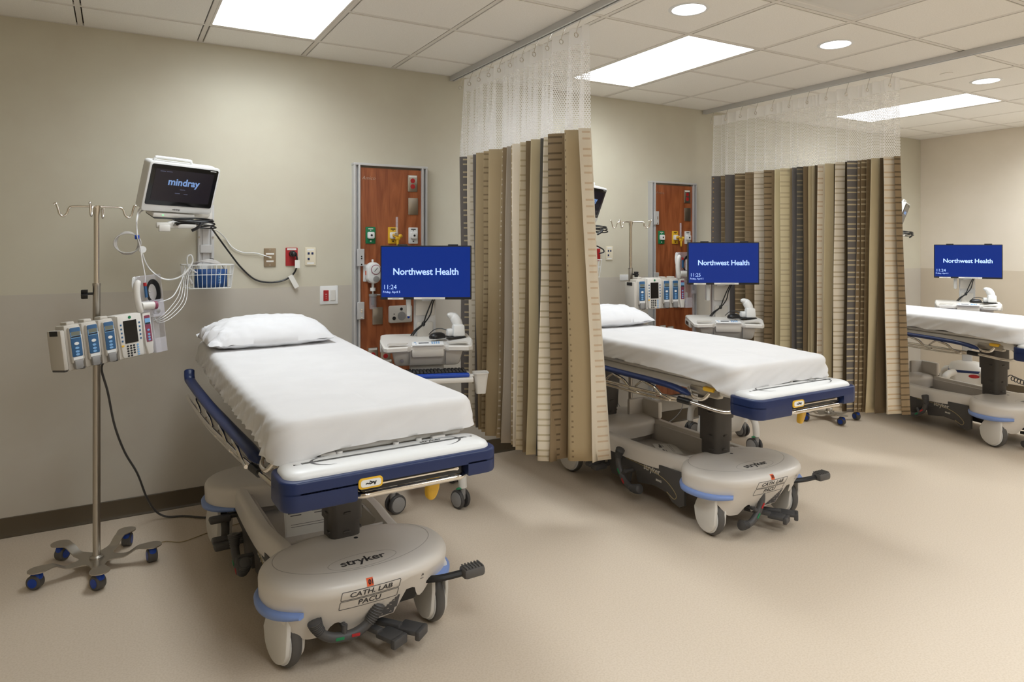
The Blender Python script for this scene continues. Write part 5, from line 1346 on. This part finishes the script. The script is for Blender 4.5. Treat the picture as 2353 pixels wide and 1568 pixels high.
def cart_items(cart, who, ks=True):
    # mouse
    t = thing('computer_mouse', 'black mouse on ' + who, 'mouse', W(cart, (.065, -.07, .9945)), math.degrees(cart.rotation_euler.z) - 60, 'mice on the carts')
    b = B(); b.loft([[(x * s, y * s, z) for x, y in rrect(.064, .108, .03, 6)] for s, z in ((.94, 0), (1, .006), (.98, .015), (.88, .024), (.68, .031), (.4, .035), (.1, .0365))]); b.build('shell', M_black, t, 60)
    b = B(); b.ell((0, .022, .034), (.007, .012, .004), 12); b.build('wheel', M_grey, t)
    # scanner in its stand
    t = thing('barcode_scanner', 'white barcode scanner in its stand on ' + who, 'barcode scanner', W(cart, (.175, .0, .9925)), math.degrees(cart.rotation_euler.z) + 10, 'barcode scanners on the carts')
    t.scale = (.92, .92, .92)
    b = B(); b.box((.0, -.02, .003), (.125, .10, .006), .002); st = B(); b.build('stand_foot', M_black, t, 20)
    b = B(); b.box((.018, -.03, .045), (.075, .06, .08), .012, taper=(1.15, 1.1)); b.box((-.03, -.005, .03), (.05, .06, .05), .012); b.build('stand', M_white2, t, 40)
    b = B(); b.tube(crom([(.026, -.02, .06), (.018, -.012, .09), (.004, -.004, .12), (-.014, .0, .138), (-.032, -.002, .145), (-.046, -.006, .142)], 5), [.028 + .008 * math.sin(math.pi * min(1, q / 16)) - .016 * max(0, (q - 14) / 11) for q in range(26)], 14); b.build('scanner_body', M_white2, t, 60)
    b = B(); b.tube(crom([(-.05, .0, .045), (-.085, .03, .055), (-.125, .055, .045), (-.155, .075, .012)], 5), .0032, 6); b.build('lead', M_black, t)
    if not ks: return
    t = thing('keyboard', 'black keyboard on the tray of ' + who, 'keyboard', W(cart, (0, -.215, .8015)), math.degrees(cart.rotation_euler.z), 'keyboards on the carts')
    b = B(); b.box((0, 0, .009), (.445, .150, .018), .005); b.build('keyboard_body', M_black, t, 30)
    b = B()
    for r in range(6):
        for c in range(21):
            if r == 0 and c in (1, 14): continue
            b.box((-.208 + .0208 * c, .060 - .0232 * r + .0, .021), (.0172, .0180, .008), .002, seg=1)
    b.build('keys', mat('key_black', (34, 34, 36), .45), t, 0)
K1 = make_cart('white computer cart between the left bed and the first curtain, screen showing 11:24', (1.645, 3.90, 0), -19, -11, '11:24')
K2 = make_cart('white computer cart beside the second curtain, screen showing 11:25', (4.10, 3.80, 0), -36, 6, '11:25', mz=1.415)
K3 = make_cart('white computer cart behind the far right bed, screen against the side wall', (7.31, 3.62, 0), -62, -1, '11:24', k=1.02, mz=1.395)
cart_items(K1, 'the cart between the left bed and first curtain'); cart_items(K2, 'the cart beside the second curtain'); cart_items(K3, 'the cart behind the far right bed')

# ================================================================ loose flexes and hoses
def cable(label, pts, r, m, n=6, cat='cable', name='cable', closed=False):
    b = B(); b.tube(crom(pts, 8), r, n); o = b.build(name, m, None, 60); tag(o, label, cat); return o
yw = YB - 0.012
cable('black power lead sagging along the wall from the left monitor to the red outlet plate', [(.475, 4.28, 1.66), (.53, 4.40, 1.60), (.60, 4.47, 1.51), (.67, yw, 1.42), (.75, yw, 1.345), (.84, yw, 1.322), (.93, yw, 1.335), (.985, yw - .01, 1.375), (1.005, yw - .02, 1.43), (1.0, yw - .03, 1.485), (.985, yw - .03, 1.50)], .0055, M_black)
b = B(); b.cyl((.977, YB - .008, 1.503), (.977, YB - .045, 1.503), .019, 16); b.ell((.984, YB - .045, 1.50), (.018, .012, .016)); o = b.build('plug', M_black, None, 50); tag(o, 'black plug in the red outlet plate over the left bed', 'plug')
b = B(); b.box((1.003, YB - .048, 1.437), (.030, .002, .052)); o = b.build('tag', M_paper, None, 0); tag(o, 'white printed tag on the black lead just under the red outlet plate', 'tag')
b = B(); b.box((0, 0, 0), (.030, .002, .09), M=tr(.985, yw - .012, 1.325) @ rot('Y', -28)); o = b.build('tag', M_paper, None, 0); tag(o, 'blank white tag hanging from the lowest bend of the black wall lead', 'tag')
cable('white data lead from the left monitor to the taupe outlet plate', [(.48, 4.32, 1.655), (.53, 4.44, 1.64), (.58, yw, 1.60), (.62, yw, 1.545), (.68, yw, 1.513), (.76, yw, 1.507), (.82, yw - .006, 1.488), (.843, yw - .004, 1.48)], .0034, M_white2)
cable('black power lead at the first curtain edge, plugged into the red plate', [(3.20, 4.42, 1.60), (3.28, 4.47, 1.585), (3.36, 4.48, 1.56), (3.44, 4.47, 1.525), (3.45, 4.47, 1.50), (3.415, yw - .02, 1.49)], .0055, M_black)
cable('dark power lead falling from the left drip stand to the floor beside the left bed', [(-.045, 3.86, 1.0), (-.06, 3.90, .95), (-.035, 3.95, .83), (-.005, 4.03, .64), (.04, 4.12, .475), (.10, 4.20, .33), (.145, 4.29, .17), (.19, 4.36, .06), (.25, 4.36, .012), (.34, 4.33, .008), (.45, 4.24, .008), (.58, 4.20, .008), (.8, 4.24, .008)], .0055, M_char)
cable('dark power lead hanging from the middle drip stand behind the middle bed', [(3.55, 4.27, 1.0), (3.50, 4.30, .8), (3.47, 4.30, .5), (3.44, 4.28, .2), (3.50, 4.26, .02)], .005, M_char)
cable('thin grey floor lead crossing behind the left bed wheel', [(.13, 3.98, .004), (.22, 4.02, .004), (.30, 3.97, .004), (.42, 4.02, .004), (.55, 4.06, .004), (.75, 4.10, .004)], .0022, M_gold)
cable('thin grey lead along the skirting behind the middle bed', [(3.55, 4.45, .30), (3.75, 4.46, .05), (3.95, 4.47, .012), (4.1, 4.44, .02), (4.25, 4.42, .12), (4.28, 4.40, .30)], .003, M_grey)
# grey hose from the left monitor's side down to the basket, with a hanging coil
hx, hy = .115, 4.12
cable('translucent hose leaving the side of the left monitor and dropping past its coil', [(.175, 4.22, 1.76), (.13, 4.20, 1.765), (.105, 4.16, 1.74), (.095, 4.13, 1.68), (.10, 4.12, 1.60), (.115, 4.12, 1.54), (.135, 4.13, 1.47), (.165, 4.16, 1.42), (.22, 4.20, 1.375), (.28, 4.22, 1.37), (.335, 4.24, 1.40), (.375, 4.26, 1.46), (.37, 4.27, 1.50), (.35, 4.27, 1.49), (.355, 4.28, 1.44), (.40, 4.32, 1.40)], .0045, M_white2)
cable('second translucent hose beside the left monitor, hanging to the pump handset', [(.17, 4.22, 1.745), (.125, 4.18, 1.745), (.10, 4.14, 1.70), (.095, 4.1, 1.62), (.11, 4.08, 1.55), (.12, 4.04, 1.47), (.13, 4.0, 1.40), (.13, 3.95, 1.345), (.15, 3.90, 1.32)], .0035, M_tube)
b = B()
for k in range(4): b.tube([(hx - .062 + (.050 + .004 * k) * math.cos(a), hy - .005 * k, 1.568 + (.060 - .003 * k) * math.sin(a)) for a in [2 * math.pi * q / 30 for q in range(30)]], .0035, 6, closed=True)
b.box((hx - .018, hy - .01, 1.60), (.022, .03, .022), .004, mi=1)
o = b.build('hose_coil', [M_tube, M_bluep], None, 60); tag(o, 'coiled hose held by a blue clip in the air left of the left monitor arm', 'hose coil')
b = B(); b.cyl((.12, 4.10, 1.535), (.122, 4.085, 1.535), .018, 18); o = b.build('hose_connector', M_white2, None, 40); tag(o, 'round white connector on the hose under the blue clip', 'connector')
for k in range(4):
    cable('thin white patient leads looping from the left basket to the pump case', [(.34 + .012 * k, 4.32, 1.42), (.325 + .01 * k, 4.29, 1.37), (.30 + .012 * k, 4.20, 1.28 - .012 * k), (.24 + .008 * k, 4.05, 1.215 - .012 * k), (.19, 3.93, 1.185 - .008 * k), (.165, 3.88, 1.18 + .01 * k)], .002, M_white2)['group'] = 'patient leads from the left basket'
cable('single white lead curving from the left basket to the top of the pump case', [(.345, 4.30, 1.43), (.32, 4.26, 1.36), (.27, 4.12, 1.285), (.21, 3.97, 1.268), (.165, 3.9, 1.272)], .003, M_white2)
# coiled black flex of the far cart
b = B(); pts = []
for q in range(260):
    f = q / 259; a = f * 2 * math.pi * 17
    pts.append((7.10 + .55 * f, 3.15 - .18 * f + .02 * math.cos(a), .345 - .17 * math.sin(math.pi * f * .8) * .55 + .022 * math.sin(a)))
b.tube([(7.02, 3.3, .33), (7.07, 3.19, .352)] + pts, .004, 5); o = b.build('coiled_cable', M_black, None, 60); tag(o, 'coiled black flex hanging from the cart behind the far right bed', 'cable')
